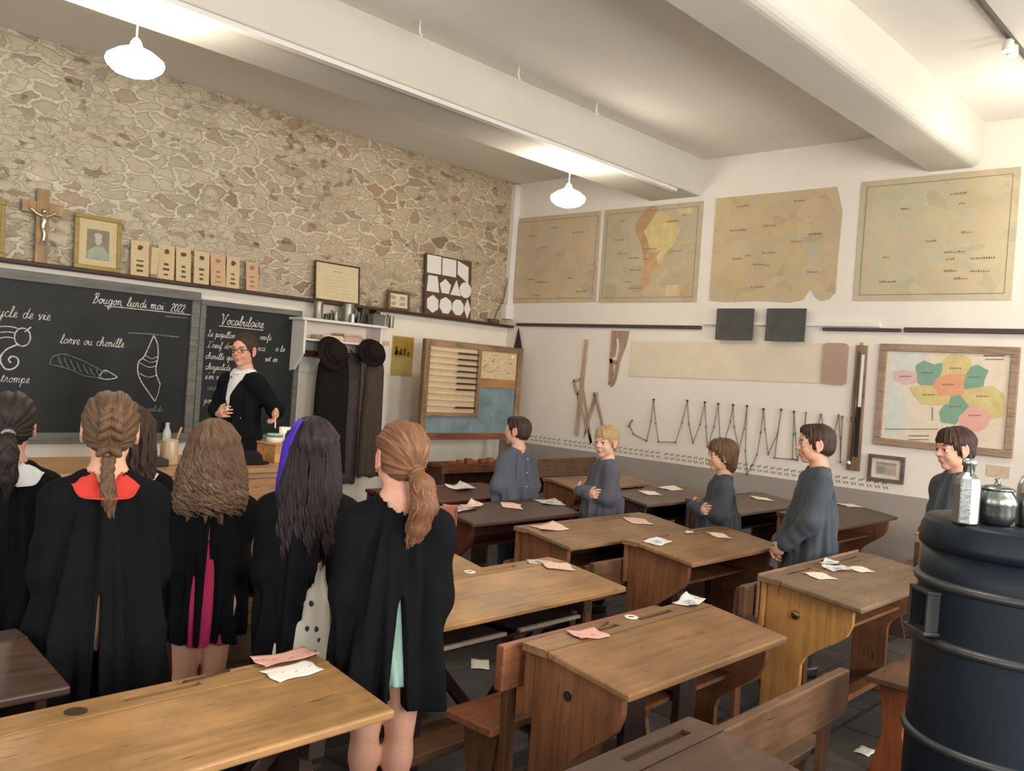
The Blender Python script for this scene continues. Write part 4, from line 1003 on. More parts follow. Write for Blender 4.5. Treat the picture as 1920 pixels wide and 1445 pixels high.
desk('near_left', 'long honey-coloured desk in the left foreground, pink sheet at its right end', .06, 1.54, 1.78, 2.19, M_HON, M_BLK, style='trestle', grooves=((-.30, -.17), (.11, .25)))
desk('dark_left', 'dark brown desk at the left edge behind the long honey-coloured desk', -.35, .95, 2.42, 2.86, M_DKT, M_DKP)
desk('center', 'mid-brown double desk with a white inkwell ring, left of the desk with yellow side panel', 2.16, 3.19, 1.46, 1.89, M_BRN, M_BRNP, grooves=((-.24, -.06), (.06, .28)))
for lx in (2.41, 2.73):
    p_ = [x for x in bpy.data.objects if x.get('label', '').startswith('mid-brown double desk')][0]
    o = MB().box(lx - .055, lx + .055, 1.60, 1.63, 0, .66).build('inner_leg', M_BLK, p_, bevel=.003); o.location = -p_.location
desk('honey_mid', 'honey-coloured wide desk beside the auburn-haired child in the black smock', 2.0, 3.29, 2.28, 2.75, M_HON, M_BLK, style='trestle', grooves=((-.2, -.03), (.10, .27)), lip=True)
desk('light_mid', 'light brown desk in front of the fair-haired boy with crossed arms', 3.77, 5.03, 3.0, 3.43, M_MID, M_BRNP)
desk('brown_mid', 'brown desk with a blue-printed sheet at its left corner, behind the yellow-panelled desk', 4.05, 5.08, 2.40, 2.86, M_BRN, M_BRNP)
desk('yellow_panel', 'desk with bright yellow side panel and grey-brown top beside the stove', 3.90, 5.10, 1.46, 1.95, M_GRY, M_HONP, shelf=.48, wr=M_BRNP, rim=True)
desk('dark_mid', 'dark brown desk right behind the light brown desk, pink square sheet in its middle', 3.78, 4.83, 3.77, 4.17, M_DKT, M_RDT)
desk('red_back', 'reddish dark desk left of the boy seen from behind', 3.86, 5.0, 4.52, 4.95, M_RDT, M_DKP)
desk('light_back', 'pale brown desk far back by the right wall, behind the fair-haired boy', 5.82, 6.95, 4.62, 5.0, M_MID, M_BRNP)
desk('wall_second', 'grey-brown desk along the right wall between the fair-haired boy and the long-haired boy', 5.68, 6.78, 3.8, 4.22, M_GDK, M_DKP)
desk('wall_third', 'dark grey-brown desk along the right wall, just behind the dark-haired boy', 6.05, 7.2, 3.22, 3.7, M_GDK, M_DKP)
desk('wall_fourth', 'dark desk along the right wall under the small dark-framed print', 6.15, 7.36, 2.52, 2.98, M_DKT, M_BRNP)
desk('honey_corner', 'honey-coloured desk half hidden behind the wide honey-coloured desk', 2.12, 2.97, 2.86, 3.26, M_HON, M_HONP)
desk('worn_near', 'worn brown desk at the bottom edge in front of the mid-brown double desk', .92, 2.06, .78, 1.20, M_WORN, M_DKP, zf=.735, zn=.69, grooves=((-.3, -.1), (.18, .42)))
desk('far_corner', 'dim brown desk far back by the wall border, right of the boy seen from behind', 6.15, 7.25, 5.35, 5.75, M_GDK, M_DKP)
desk('left_row', 'reddish brown desk between the wavy-haired girl and the purple-streaked girl', 1.85, 2.9, 3.42, 3.80, M_BRN, M_RDT)

p_ = [x for x in bpy.data.objects if x.get('label', '').startswith('long honey-coloured desk')][0]
o = MB().lathe([(.026, 0), (.026, .0012), (0, .0014)], 20, (.85, 2.13, .735)).build('ink_hole', plain('ink_stain', '#3a2c20', .8), p_); o.location = -p_.location
# hardware: keyhole and brass catch on the yellow panel, knot holes
q = DESKS['yellow_panel']
MB().tube([(q['x0'] + .037, 1.775, .585), (q['x0'] + .030, 1.775, .585)], [.022, .018], 12).build('brass_catch', M_BRASS, None, True)
o = bpy.data.objects['brass_catch']; p_ = [x for x in bpy.data.objects if x.get('label', '').startswith('desk with bright yellow')][0]
o.parent = p_; o.location = -p_.location
p_ = [x for x in bpy.data.objects if x.get('label', '').startswith('mid-brown double desk')][0]
o = MB().tube([(2.202, 1.72, .60), (2.199, 1.72, .60)], .017, 14).build('knot_hole', M_BLACK, p_); o.location = -p_.location

# ------------------------------------------------------------------ benches
def bench(label, x0, x1, ys0, ys1, zs, wt, wp, yb=None, ztop=.70, bx=None, post_in=.12):
    t = thing('school_bench', label, 'bench', ((x0 + x1) / 2, (ys0 + ys1) / 2, 0), 0, 'pupils\' benches')
    cx, cy = (x0 + x1) / 2, (ys0 + ys1) / 2
    MB().box(x0 - cx, x1 - cx, ys0 - cy, ys1 - cy, zs - .028, zs).build('seat', wt, t, bevel=.005)
    for x in (x0 + .07, x1 - .10):
        MB().prism([(ys0 - cy + .03, zs - .03), (ys1 - cy - .03, zs - .03), (ys1 - cy - .06, .2), (ys1 - cy - .01, 0), (ys0 - cy + .01, 0), (ys0 - cy + .06, .2)], 'yz', x - cx, x - cx + .03).build('leg', wp, t, bevel=.004)
    MB().box(x0 - cx + .09, x1 - cx - .09, -.02, .02, .10, .14).build('stretcher', wp, t, bevel=.003)
    if yb is not None:
        b0, b1_ = bx or (x0, x1)
        for x in (b0 + post_in, b1_ - .05):
            MB().bar((x - cx, ys0 - cy - .022, .0), (x - cx, yb - cy + .035, ztop - .02), .05, .028, (0, 1, 0)).build('post', wp, t, bevel=.004)
        MB().box(b0 - cx, b1_ - cx, yb - cy - .018, yb - cy + .020, ztop - .15, ztop).build('backrest', wt, t, bevel=.006)
    return t
M_BS = wood('bench_seat', '#8d5a3c', 'x', .4, .7, .2); M_BS2 = wood('bench_brown', '#6a4d38', 'x', .45, .7, .25); M_BL = wood('bench_leg', '#664530', 'z', .5, .7, .2); M_BOR = wood('bench_orange', '#8c4e2f', 'z', .45, .7, .15)
bench('bench with a worn thick backrest at the bottom right, near the stove', 2.14, 3.04, 1.22, 1.46, .42, M_BS2, M_BL, 1.15, .70, (2.12, 2.97), .06)
bench('reddish bench with backrest behind the mid-brown double desk, seat end showing at its left', 2.14, 3.25, 1.985, 2.22, .42, M_BS, M_BL, 1.95, .715, (2.12, 3.05), .09)
bench('bench between the light brown desk and the brown desk with the blue-printed sheet', 3.72, 4.9, 2.92, 3.14, .42, M_BS2, M_BL, 2.885, .62, (3.82, 4.75), .02)
bench('bench with rounded backrest end, left of the yellow side panel', 3.62, 4.70, 2.03, 2.27, .42, M_BS2, M_BL, 1.99, .69, (3.82, 4.66), .05)
bench('backless bench with orange-brown leg beside the stove', 3.85, 5.0, 1.20, 1.40, .43, M_BS2, M_BOR)
bench('bench by the right wall behind the stove, its dark backrest end showing', 6.25, 7.3, 2.05, 2.3, .42, M_BS2, M_DKP, 2.0, .68)
bench('reddish bench under the dark brown desk with the pink square sheet', 3.84, 4.78, 3.52, 3.72, .42, M_RDT, M_DKP)
bench('dim bench along the right wall in front of the dark grey-brown desk', 6.05, 7.1, 2.99, 3.19, .42, M_GDK, M_DKP)
bench('brown bench far back by the wall border, behind the pale brown desk', 5.9, 7.0, 5.06, 5.30, .42, M_BS2, M_DKP, 5.33, .86)
t = bench('dark bench under the long honey-coloured desk in the left foreground', .35, 1.50, 1.40, 1.62, .42, M_BS2, M_BL)
# low footboard under the wide honey desk
p_ = [x for x in bpy.data.objects if x.get('label', '').startswith('honey-coloured wide desk')][0]
o = MB().box(2.02 - 2.645, 2.52 - 2.645, -.22, -.02, .20, .235).build('footboard', M_BS2, p_, bevel=.004)

# ------------------------------------------------------------------ inkwells and sheets of paper
M_PORC = plain('white_porcelain', '#e4ddd0', .25, 0, .5, .02); M_INKB = plain('ink_black', '#15161c', .2)
for key, px, py, lb in (('center', 1183, 1158, 'white porcelain inkwell ring in the mid-brown double desk'), ('honey_mid', 880, 1073, 'white porcelain inkwell ring in the wide honey-coloured desk')):
    p = desk_hit(key, px, py); z = top_z(key, p.x, p.y) + .0005
    t = thing('inkwell', lb, 'inkwell', (p.x, p.y, z))
    MB().lathe([(.024, 0), (.027, .003), (.024, .006), (.014, .006), (.012, .0035)], 24).build('rim', M_PORC, t, True)
    MB().lathe([(.013, .0038), (0, .0042)], 20).build('ink', M_INKB, t)
def mat_sheet(name, base, mark, amount=.6, scale=26, blot=None):
    t = NT(name); n = t.noise(t.coord((1, 2.4, 1)), scale, 4, .65, .6)
    c = t.ramp(n, [(amount, lin(base)), (amount + .05, lin(mark)), (amount + .11, lin(base))])
    if blot:
        g = t.n('ShaderNodeVectorMath', operation='LENGTH'); t.l(t.coord((16, 24, 1)), g.inputs[0])
        f = t.math('ADD', g.outputs['Value'], t.math('MULTIPLY', t.noise(t.coord(), 40, 3), .9))
        c = t.mix(t.ramp(f, [(.0, (1, 1, 1, 1)), (1.0, (.9, .9, .9, 1)), (1.25, (0, 0, 0, 1))]), c, t.ramp(t.noise(t.coord(), 90, 3), [(.4, blot), (.62, '#d0d2d2')]))
    t.col(c); t.set(.85, 0, .2); return t.m
M_PINK = mat_sheet('pink_print', '#d9a69a', '#9b6f6c', .57, 22); M_PINKL = mat_sheet('pale_pink_print', '#dfbfb0', '#b38f86', .6, 24)
M_CREAM = mat_sheet('cream_print', '#dccfba', '#b5a692', .6, 24); M_BLUEP = mat_sheet('blue_print', '#d9d6d0', '#8f9bab', .6, 26, '#6d86a8'); M_WHITEP = mat_sheet('white_print', '#dedad2', '#8e8c8a', .6, 26); M_GREYP = mat_sheet('grey_print', '#cfcac3', '#8b8889', .55, 26, '#4a4a58')
def paper(key, px, py, w, h, rz, mat, label, curl=.008, seed=0, lift=0.0):
    p = desk_hit(key, px, py); rnd = random.Random(seed * 7 + 1); q = DESKS[key]
    a, b, c = rnd.uniform(0, 6), rnd.uniform(0, 6), rnd.uniform(.6, 1.2)
    cr, sr = math.cos(math.radians(rz)), math.sin(math.radians(rz))
    z0 = top_z(key, p.x, p.y) + .003 + lift
    def fn(u, v):
        x = (u - .5) * w; y = (v - .5) * h
        e = (abs(u - .5) * 2) ** 2 * (.5 + .5 * math.sin(a + 3 * u + 2 * v)) + (abs(v - .5) * 2) ** 3 * (.5 + .5 * math.sin(b + 2 * v + 4 * u))
        x += .004 * math.sin(9 * v + a) * (abs(u - .5) * 2) ** 4; y += .004 * math.sin(8 * u + b) * (abs(v - .5) * 2) ** 4
        gx, gy = p.x + x * cr - y * sr, p.y + x * sr + y * cr
        return (x, y, top_z(key, gx, min(gy, q['yf'])) + .003 + lift + curl * c * e - z0)
    o = MB().sheet(fn, 12, 9).build('paper_sheet', mat, None, True, solid=.0008)
    o.location = (p.x, p.y, z0); o.rotation_euler = (0, 0, math.radians(rz))
    return tag(o, label, 'paper', 'printed sheets on the desks')
paper('near_left', 548, 1258, .155, .085, 4, M_WHITEP, 'white printed sheet peeking out from under the pink sheet on the long honey-coloured desk', .0022, 1)
paper('near_left', 535, 1237, .19, .085, 4, M_PINK, 'large pink printed sheet on the right end of the long honey-coloured desk', .0055, 2, .004)
paper('center', 1102, 1190, .125, .10, -14, M_PINK, 'pink printed sheet on the left of the mid-brown double desk', .0077, 3)
paper('center', 1292, 1130, .14, .085, 10, M_BLUEP, 'white sheet with a blue print on the far right corner of the mid-brown double desk', .0121, 4)
paper('honey_mid', 1045, 1062, .14, .11, -30, M_PINKL, 'pale pink sheet on the right end of the wide honey-coloured desk', .0033, 5)
paper('honey_mid', 1012, 1054, .12, .08, -40, M_GREYP, 'grey printed sheet half under the pale pink sheet', .0033, 6, -.0015)
paper('light_mid', 1030, 989, .20, .13, -4, M_PINKL, 'crumpled pinkish sheet on the left of the light brown desk', .0110, 7)
paper('light_mid', 1195, 977, .17, .13, -25, M_PINKL, 'flat pale pink sheet on the right of the light brown desk', .0033, 8)
paper('brown_mid', 1232, 1016, .17, .10, 8, M_BLUEP, 'blue-printed sheet at the left corner of the brown desk', .0077, 9)
paper('brown_mid', 1348, 1004, .115, .10, -28, M_CREAM, 'small cream sheet on the right of the brown desk', .0033, 10)
paper('brown_mid', 1291, 999, .07, .045, 10, M_WHITEP, 'little white scrap near the groove of the brown desk', .0055, 11)
paper('yellow_panel', 1536, 1080, .135, .10, -20, M_CREAM, 'cream sheet nearest the yellow side panel', .0028, 12)
paper('yellow_panel', 1612, 1068, .125, .085, -18, M_CREAM, 'cream sheet on the right of the grey-brown desk top', .0028, 13)
paper('yellow_panel', 1556, 1056, .14, .075, 12, M_BLUEP, 'curling blue-printed sheet near the pen groove of the grey-brown desk top', .010, 14, .002)
paper('yellow_panel', 1570, 1068, .16, .08, -18, M_GREYP, 'crumpled grey sheet with a dark blot between the two cream sheets', .0165, 15, .003)
paper('dark_mid', 862, 954, .21, .13, 6, M_GREYP, 'bluish-white crumpled sheet on the left end of the dark brown desk', .0138, 16)
paper('dark_mid', 885, 950, .17, .09, 20, M_PINKL, 'pinkish crumpled sheet lying over the bluish-white one', .0165, 17, .006)
paper('dark_mid', 958, 948, .14, .14, -40, M_PINKL, 'pink square sheet in the middle of the dark brown desk', .0033, 18)
paper('dark_mid', 1031, 942, .19, .13, -15, M_GREYP, 'grey-white sheet with a dark spot on the right end of the dark brown desk', .0055, 19)
paper('red_back', 863, 915, .20, .15, 10, M_WHITEP, 'crumpled white sheet on the reddish dark desk', .0220, 20)
paper('wall_second', 1219, 925, .17, .11, -20, M_CREAM, 'pale sheet on the left of the grey-brown wall desk', .0044, 21)
paper('wall_second', 1257, 916, .18, .13, -20, M_CREAM, 'pale crumpled sheet on the far side of the grey-brown wall desk', .0110, 22)
paper('wall_third', 1428, 935, .17, .12, -30, M_CREAM, 'cream sheet on the dark grey-brown wall desk', .0033, 23)
paper('wall_fourth', 1592, 947, .18, .13, -20, M_CREAM, 'pale sheet on the dark desk under the small dark-framed print', .0033, 25)
# scraps on the floor
for i, (px, py, w, h, lb) in enumerate(((1622, 1408, .10, .07, 'white paper scrap on the floor beside the backless bench'), (900, 1245, .16, .10, 'pale paper scrap on the floor seen under the wide honey-coloured desk'), (1148, 1372, .07, .04, 'small white scrap on the floor under the mid-brown double desk'), (1235, 1442, .05, .04, 'tiny white scrap on the floor near the bottom edge'))):
    p = at_z(px, py, .003); o = MB().sheet(lambda u, v: ((u - .5) * w, (v - .5) * h, .004 * math.sin(5 * u + 3 * v) ** 2), 6, 4).build('paper_scrap', M_WHITEP, None, True, solid=.0008)
    o.location = (p.x, p.y, .003); o.rotation_euler = (0, 0, i * .8); tag(o, lb, 'paper')
# penholder on the wide honey desk and a pen in the long desk's groove
for key, px, py, L, rz, lb in (('center', 1135, 1171, .10, 18, 'brass-nibbed penholder by the pink sheet on the mid-brown double desk'), ('near_left', 400, 1266, .17, 6, 'dark penholder lying in the groove of the long honey-coloured desk')):
    p = desk_hit(key, px, py); z = top_z(key, p.x, p.y) + .004
    t = thing('penholder', lb, 'pen', (p.x, p.y, z), math.radians(rz))
    MB().tube([(-L / 2, 0, 0), (L * .3, 0, 0)], [.0025, .004], 8).build('handle', M_DARKWOOD, t, True)
    MB().tube([(-L / 2, 0, 0), (-L / 2 - .025, 0, 0)], [.003, .001], 8).build('nib', M_BRASS, t, True)

# ------------------------------------------------------------------ platform, teacher's desk and what stands on it
o = MB().box(-1.5, 3.42, 4.12, D - .003, 0, .2).build('platform', wood('platform_wood', '#7d6048', 'x'), None, bevel=.006); tag(o, 'low wooden platform under the large desk before the blackboards', 'platform')
TX0, TX1, TY0, TY1, TZ = 1.55, 3.12, 4.27, 4.95, 1.0
M_TD = wood('teacher_desk_wood', '#a8805a', 'x', .42, .75, .15); M_TDZ = wood('teacher_desk_front', '#9a6e48', 'x', .45, .75, .15)
t = thing('teacher_desk', 'large light wooden desk on the platform before the blackboards', 'desk', ((TX0 + TX1) / 2, (TY0 + TY1) / 2, .2))
hx, hy, hz = (TX1 - TX0) / 2, (TY1 - TY0) / 2, TZ - .2
MB().box(-hx, hx, -hy, hy, hz - .03, hz).build('desk_top', M_TD, t, bevel=.008)
MB().box(-hx + .04, hx - .04, -hy + .04, -hy + .06, .02, hz - .03).build('front_panel', M_TDZ, t)
MB().box(-hx + .02, hx - .02, -hy + .02, -hy + .05, hz - .21, hz - .17).build('front_moulding', M_TD, t, bevel=.006)
MB().box(-hx + .02, hx - .02, -hy + .025, -hy + .05, hz - .06, hz - .03).build('front_moulding', M_TD, t, bevel=.006)
MB().box(-hx + .02, hx - .02, -hy + .02, -hy + .05, .0, .09).build('plinth', M_TDZ, t, bevel=.006)
for s in (-1, 1): MB().box(s * (hx - .03) - .02, s * (hx - .03) + .02, -hy + .03, hy - .03, 0, hz - .03).build('side_panel', M_TDZ, t)
def on_td(px, py, y): p = at_y(px, py, y); return p.x, y
# box, green tin, cup
t = thing('wooden_box', 'tan wooden box on the right end of the large desk', 'box', (2.90, 4.55, TZ)); MB().box(-.10, .10, -.10, .10, 0, .10).build('body', wood('box_tan', '#b9884f', 'x'), t, bevel=.004); MB().box(-.105, .105, -.105, .105, .10, .112).build('lid', wood('box_tan', '#b9884f', 'x'), t, bevel=.004)
t = thing('green_tin', 'green and white tin on top of the tan wooden box', 'tin', (2.86, 4.56, TZ + .1125)); MB().lathe([(.045, 0), (.047, .03), (.045, .05)], 24).build('body', M_PORC, t, True); MB().lathe([(.047, .03), (.047, .048), (.0, .053)], 24).build('lid', plain('green_enamel', '#5f8a6c', .4), t, True)
t = thing('cup', 'white cup with a dark pattern on the tan wooden box, right of the green tin', 'cup', (2.955, 4.60, TZ + .1125)); MB().lathe([(.028, 0), (.035, .01), (.038, .085), (.034, .085), (.03, .02), (0, .015)], 24).build('body', M_PORC, t, True)
MB().tube(smooth_path([(.034, 0, .07), (.06, 0, .06), (.058, 0, .03), (.034, 0, .02)]), .005, 8).build('handle', M_PORC, t, True); MB().box(-.012, .012, -.041, -.035, .04, .07).build('pattern', M_BLACK, t)
t = thing('black_cap', 'crumpled black cap left of the tan wooden box', 'cap', (2.66, 4.48, TZ)); MB().lathe([(.11, 0), (.112, .008), (.075, .018), (.07, .045), (.045, .07), (0, .072)], 24, sy=.8).build('crown', M_CLOAK, t, True); MB().box(-.14, -.05, -.05, .05, .003, .012).build('peak', M_BLACK, t, bevel=.004)
t = thing('glass_jar', 'beige jar with a stick in it on the left of the large desk', 'jar', (2.20, 4.52, TZ)); MB().lathe([(.04, 0), (.046, .01), (.046, .10), (.04, .12), (.042, .135), (.036, .135), (.036, .03), (0, .025)], 24).build('body', plain('beige_glass', '#b29a78', .3, 0, .5), t, True); MB().tube([(0, 0, .03), (.06, 0, .20)], .006, 8).build('stick', M_PALEW, t, True)
t = thing('ink_stand', 'black inkstand left of the beige jar on the large desk', 'inkstand', (2.06, 4.50, TZ)); MB().box(-.10, .10, -.07, .07, 0, .04).build('base', M_BLACK, t, bevel=.006); MB().box(-.08, .02, -.04, .04, .04, .15).build('bottle', M_BLACK, t, bevel=.01); MB().lathe([(.02, .15), (.02, .165), (0, .17)], 14, (-.03, 0, 0)).build('cap', M_SILV, t, True)
t = thing('pen_tray', 'low tray with a slanting pen right of the beige jar', 'tray', (2.37, 4.45, TZ)); MB().box(-.07, .07, -.035, .035, 0, .012).build('tray', M_DARKWOOD, t, bevel=.003); MB().tube([(-.05, 0, .09), (.05, 0, .014)], [.009, .005], 8).build('pen', M_PORC, t, True)
# stool-like wooden chair beyond the purple-streaked girl
t = thing('wooden_chair', 'reddish wooden chair between the purple-streaked girl and the ponytailed child', 'chair', (3.42, 3.92, 0), math.radians(0))
for x in (-.17, .17):
    for y in (-.17, .17):
        MB().tube([(x, y, 0), (x, y, .45 if y > 0 else .80)], .018, 10).build('leg', M_RED, t, True)
MB().box(-.2, .2, -.2, .2, .45, .475).build('seat', M_BS, t, bevel=.008); MB().box(-.19, .19, -.185, -.155, .69, .82).build('backrest', wood('chair_back', '#9a5a44', 'x'), t, bevel=.008)

# ------------------------------------------------------------------ stove
SX, SY, SR, SH_ = 3.037, .666, .295, 1.262
def mat_iron():
    t = NT('black_enamel_iron'); n = t.noise(t.coord((1, 1, 1)), 4, 6, .65)
    t.col(t.ramp(n, [(.3, '#0d171f'), (.7, '#15222e')])); t.set(.45, .2, .4); t.bump(t.noise(t.coord(), 18, 4), .12, .006); return t.m
M_IRON = mat_iron(); M_IRON2 = plain('worn_iron', '#4a4d50', .4, .7, .5, .15, 12)
t = thing('stove', 'large black cylindrical iron stove at the right edge', 'stove', (SX, SY, 0))
R = SR
prof = [(R + .005, .02)]
for z0 in (.30, .645, .90, 1.075): pass
prof = [(R * .985, .04), (R * .985, .28), (R * .985, .64), (R * .975, .66), (R * .97, .89), (R * .965, .91), (R * .96, 1.06), (R * .955, 1.09), (R * .95, 1.175)]
MB().lathe(prof, 72).build('body', M_IRON, t, True)
for z0, r0 in ((.30, .985), (.605, .985), (.90, .975), (1.073, .965)):
    MB().lathe([(R * r0 - .004, -.016), (R * r0 + .010, -.010), (R * r0 + .014, 0), (R * r0 + .010, .010), (R * r0 - .004, .016)], 72, (0, 0, z0)).build('band', M_IRON2, t, True)
MB().lathe([(R * .95, 1.17), (R * .985, 1.18), (R * .985, 1.20), (R * .96, 1.225), (R * .945, 1.25), (R * .92, 1.262), (0, 1.262)], 72).build('top_plate', M_IRON, t, True)
MB().lathe([(R + .06, 0), (R + .06, .03), (R, .045)], 72).build('base_plate', M_IRON, t, True)
# air box on the side away from the wall corner
ang = math.radians(136); ux, uy = math.cos(ang), math.sin(ang)
Mx = Matrix(((ux, -uy, 0), (uy, ux, 0), (0, 0, 1)))
m = MB(); c = Vector((ux, uy, 0)) * (R - .028)
m.obox(c + Vector((0, 0, 1.045)), (.10, .115, .012), Mx); m.obox(c + Vector((0, 0, .925)), (.12, .125, .012), Mx)
for s in (-1, 1): m.obox(c + Mx @ Vector((0, s * .05, .985)), (.10, .010, .115), Mx)
ab = m.build('air_box', M_IRON2, t, bevel=.003)
o = MB().obox(c + Vector((0, 0, .98)), (.03, .09, .10), Mx).build('air_box_inside', M_BLACK, ab)
# metal bottles and pot on the stove
M_ALU = plain('hammered_aluminium', '#b9bfbf', .28, 1.0, .5, .1, 16, .25); M_ALU2 = plain('tarnished_pewter', '#8d928f', .3, 1.0, .5, .2, 12, .2)
p = at_z(1803, 984, SH_)
t = thing('metal_bottle', 'faceted silvery metal bottle on the stove, nearest the boy behind it', 'bottle', (SX - .217, SY + .109, SH_), .5)
MB().lathe([(.044, 0), (.047, .006), (.047, .115), (.042, .135), (.022, .15), (.016, .155)], 8, sy=.8).build('body', M_ALU, t, bevel=.004)
MB().lathe([(.016, .153), (.016, .17), (.02, .172), (.02, .19), (.0, .195)], 18).build('stopper', M_ALU, t, True)
MB().tube(smooth_path([(-.03, 0, .14), (-.02, 0, .175), (0, 0, .205), (.02, 0, .175), (.03, 0, .14)]), .003, 8).build('wire_bail', M_PEWT, t, True)
t = thing('pewter_pot', 'round pewter pot with a lid on the stove between the two metal bottles', 'pot', (SX - .128, SY + .052, SH_))
MB().lathe([(.038, 0), (.046, .008), (.056, .035), (.056, .06), (.058, .064), (.052, .085), (.042, .10), (.042, .106)], 32).build('body', M_ALU2, t, True)
MB().lathe([(.048, .104), (.048, .109), (.03, .116), (.01, .119), (.006, .13), (.010, .136), (0, .14)], 28).build('lid', M_ALU2, t, True)
t = thing('metal_bottle', 'rounded dented metal bottle at the right edge on the stove', 'bottle', (SX - .045, SY - .020, SH_), .3)
MB().lathe([(.05, 0), (.056, .01), (.058, .06), (.055, .12), (.04, .148), (.016, .16), (.014, .165)], 20, sy=.7).build('body', M_ALU, t, True)
MB().lathe([(.014, .163), (.014, .19), (.008, .20), (0, .203)], 14).build('stopper', M_ALU2, t, True)

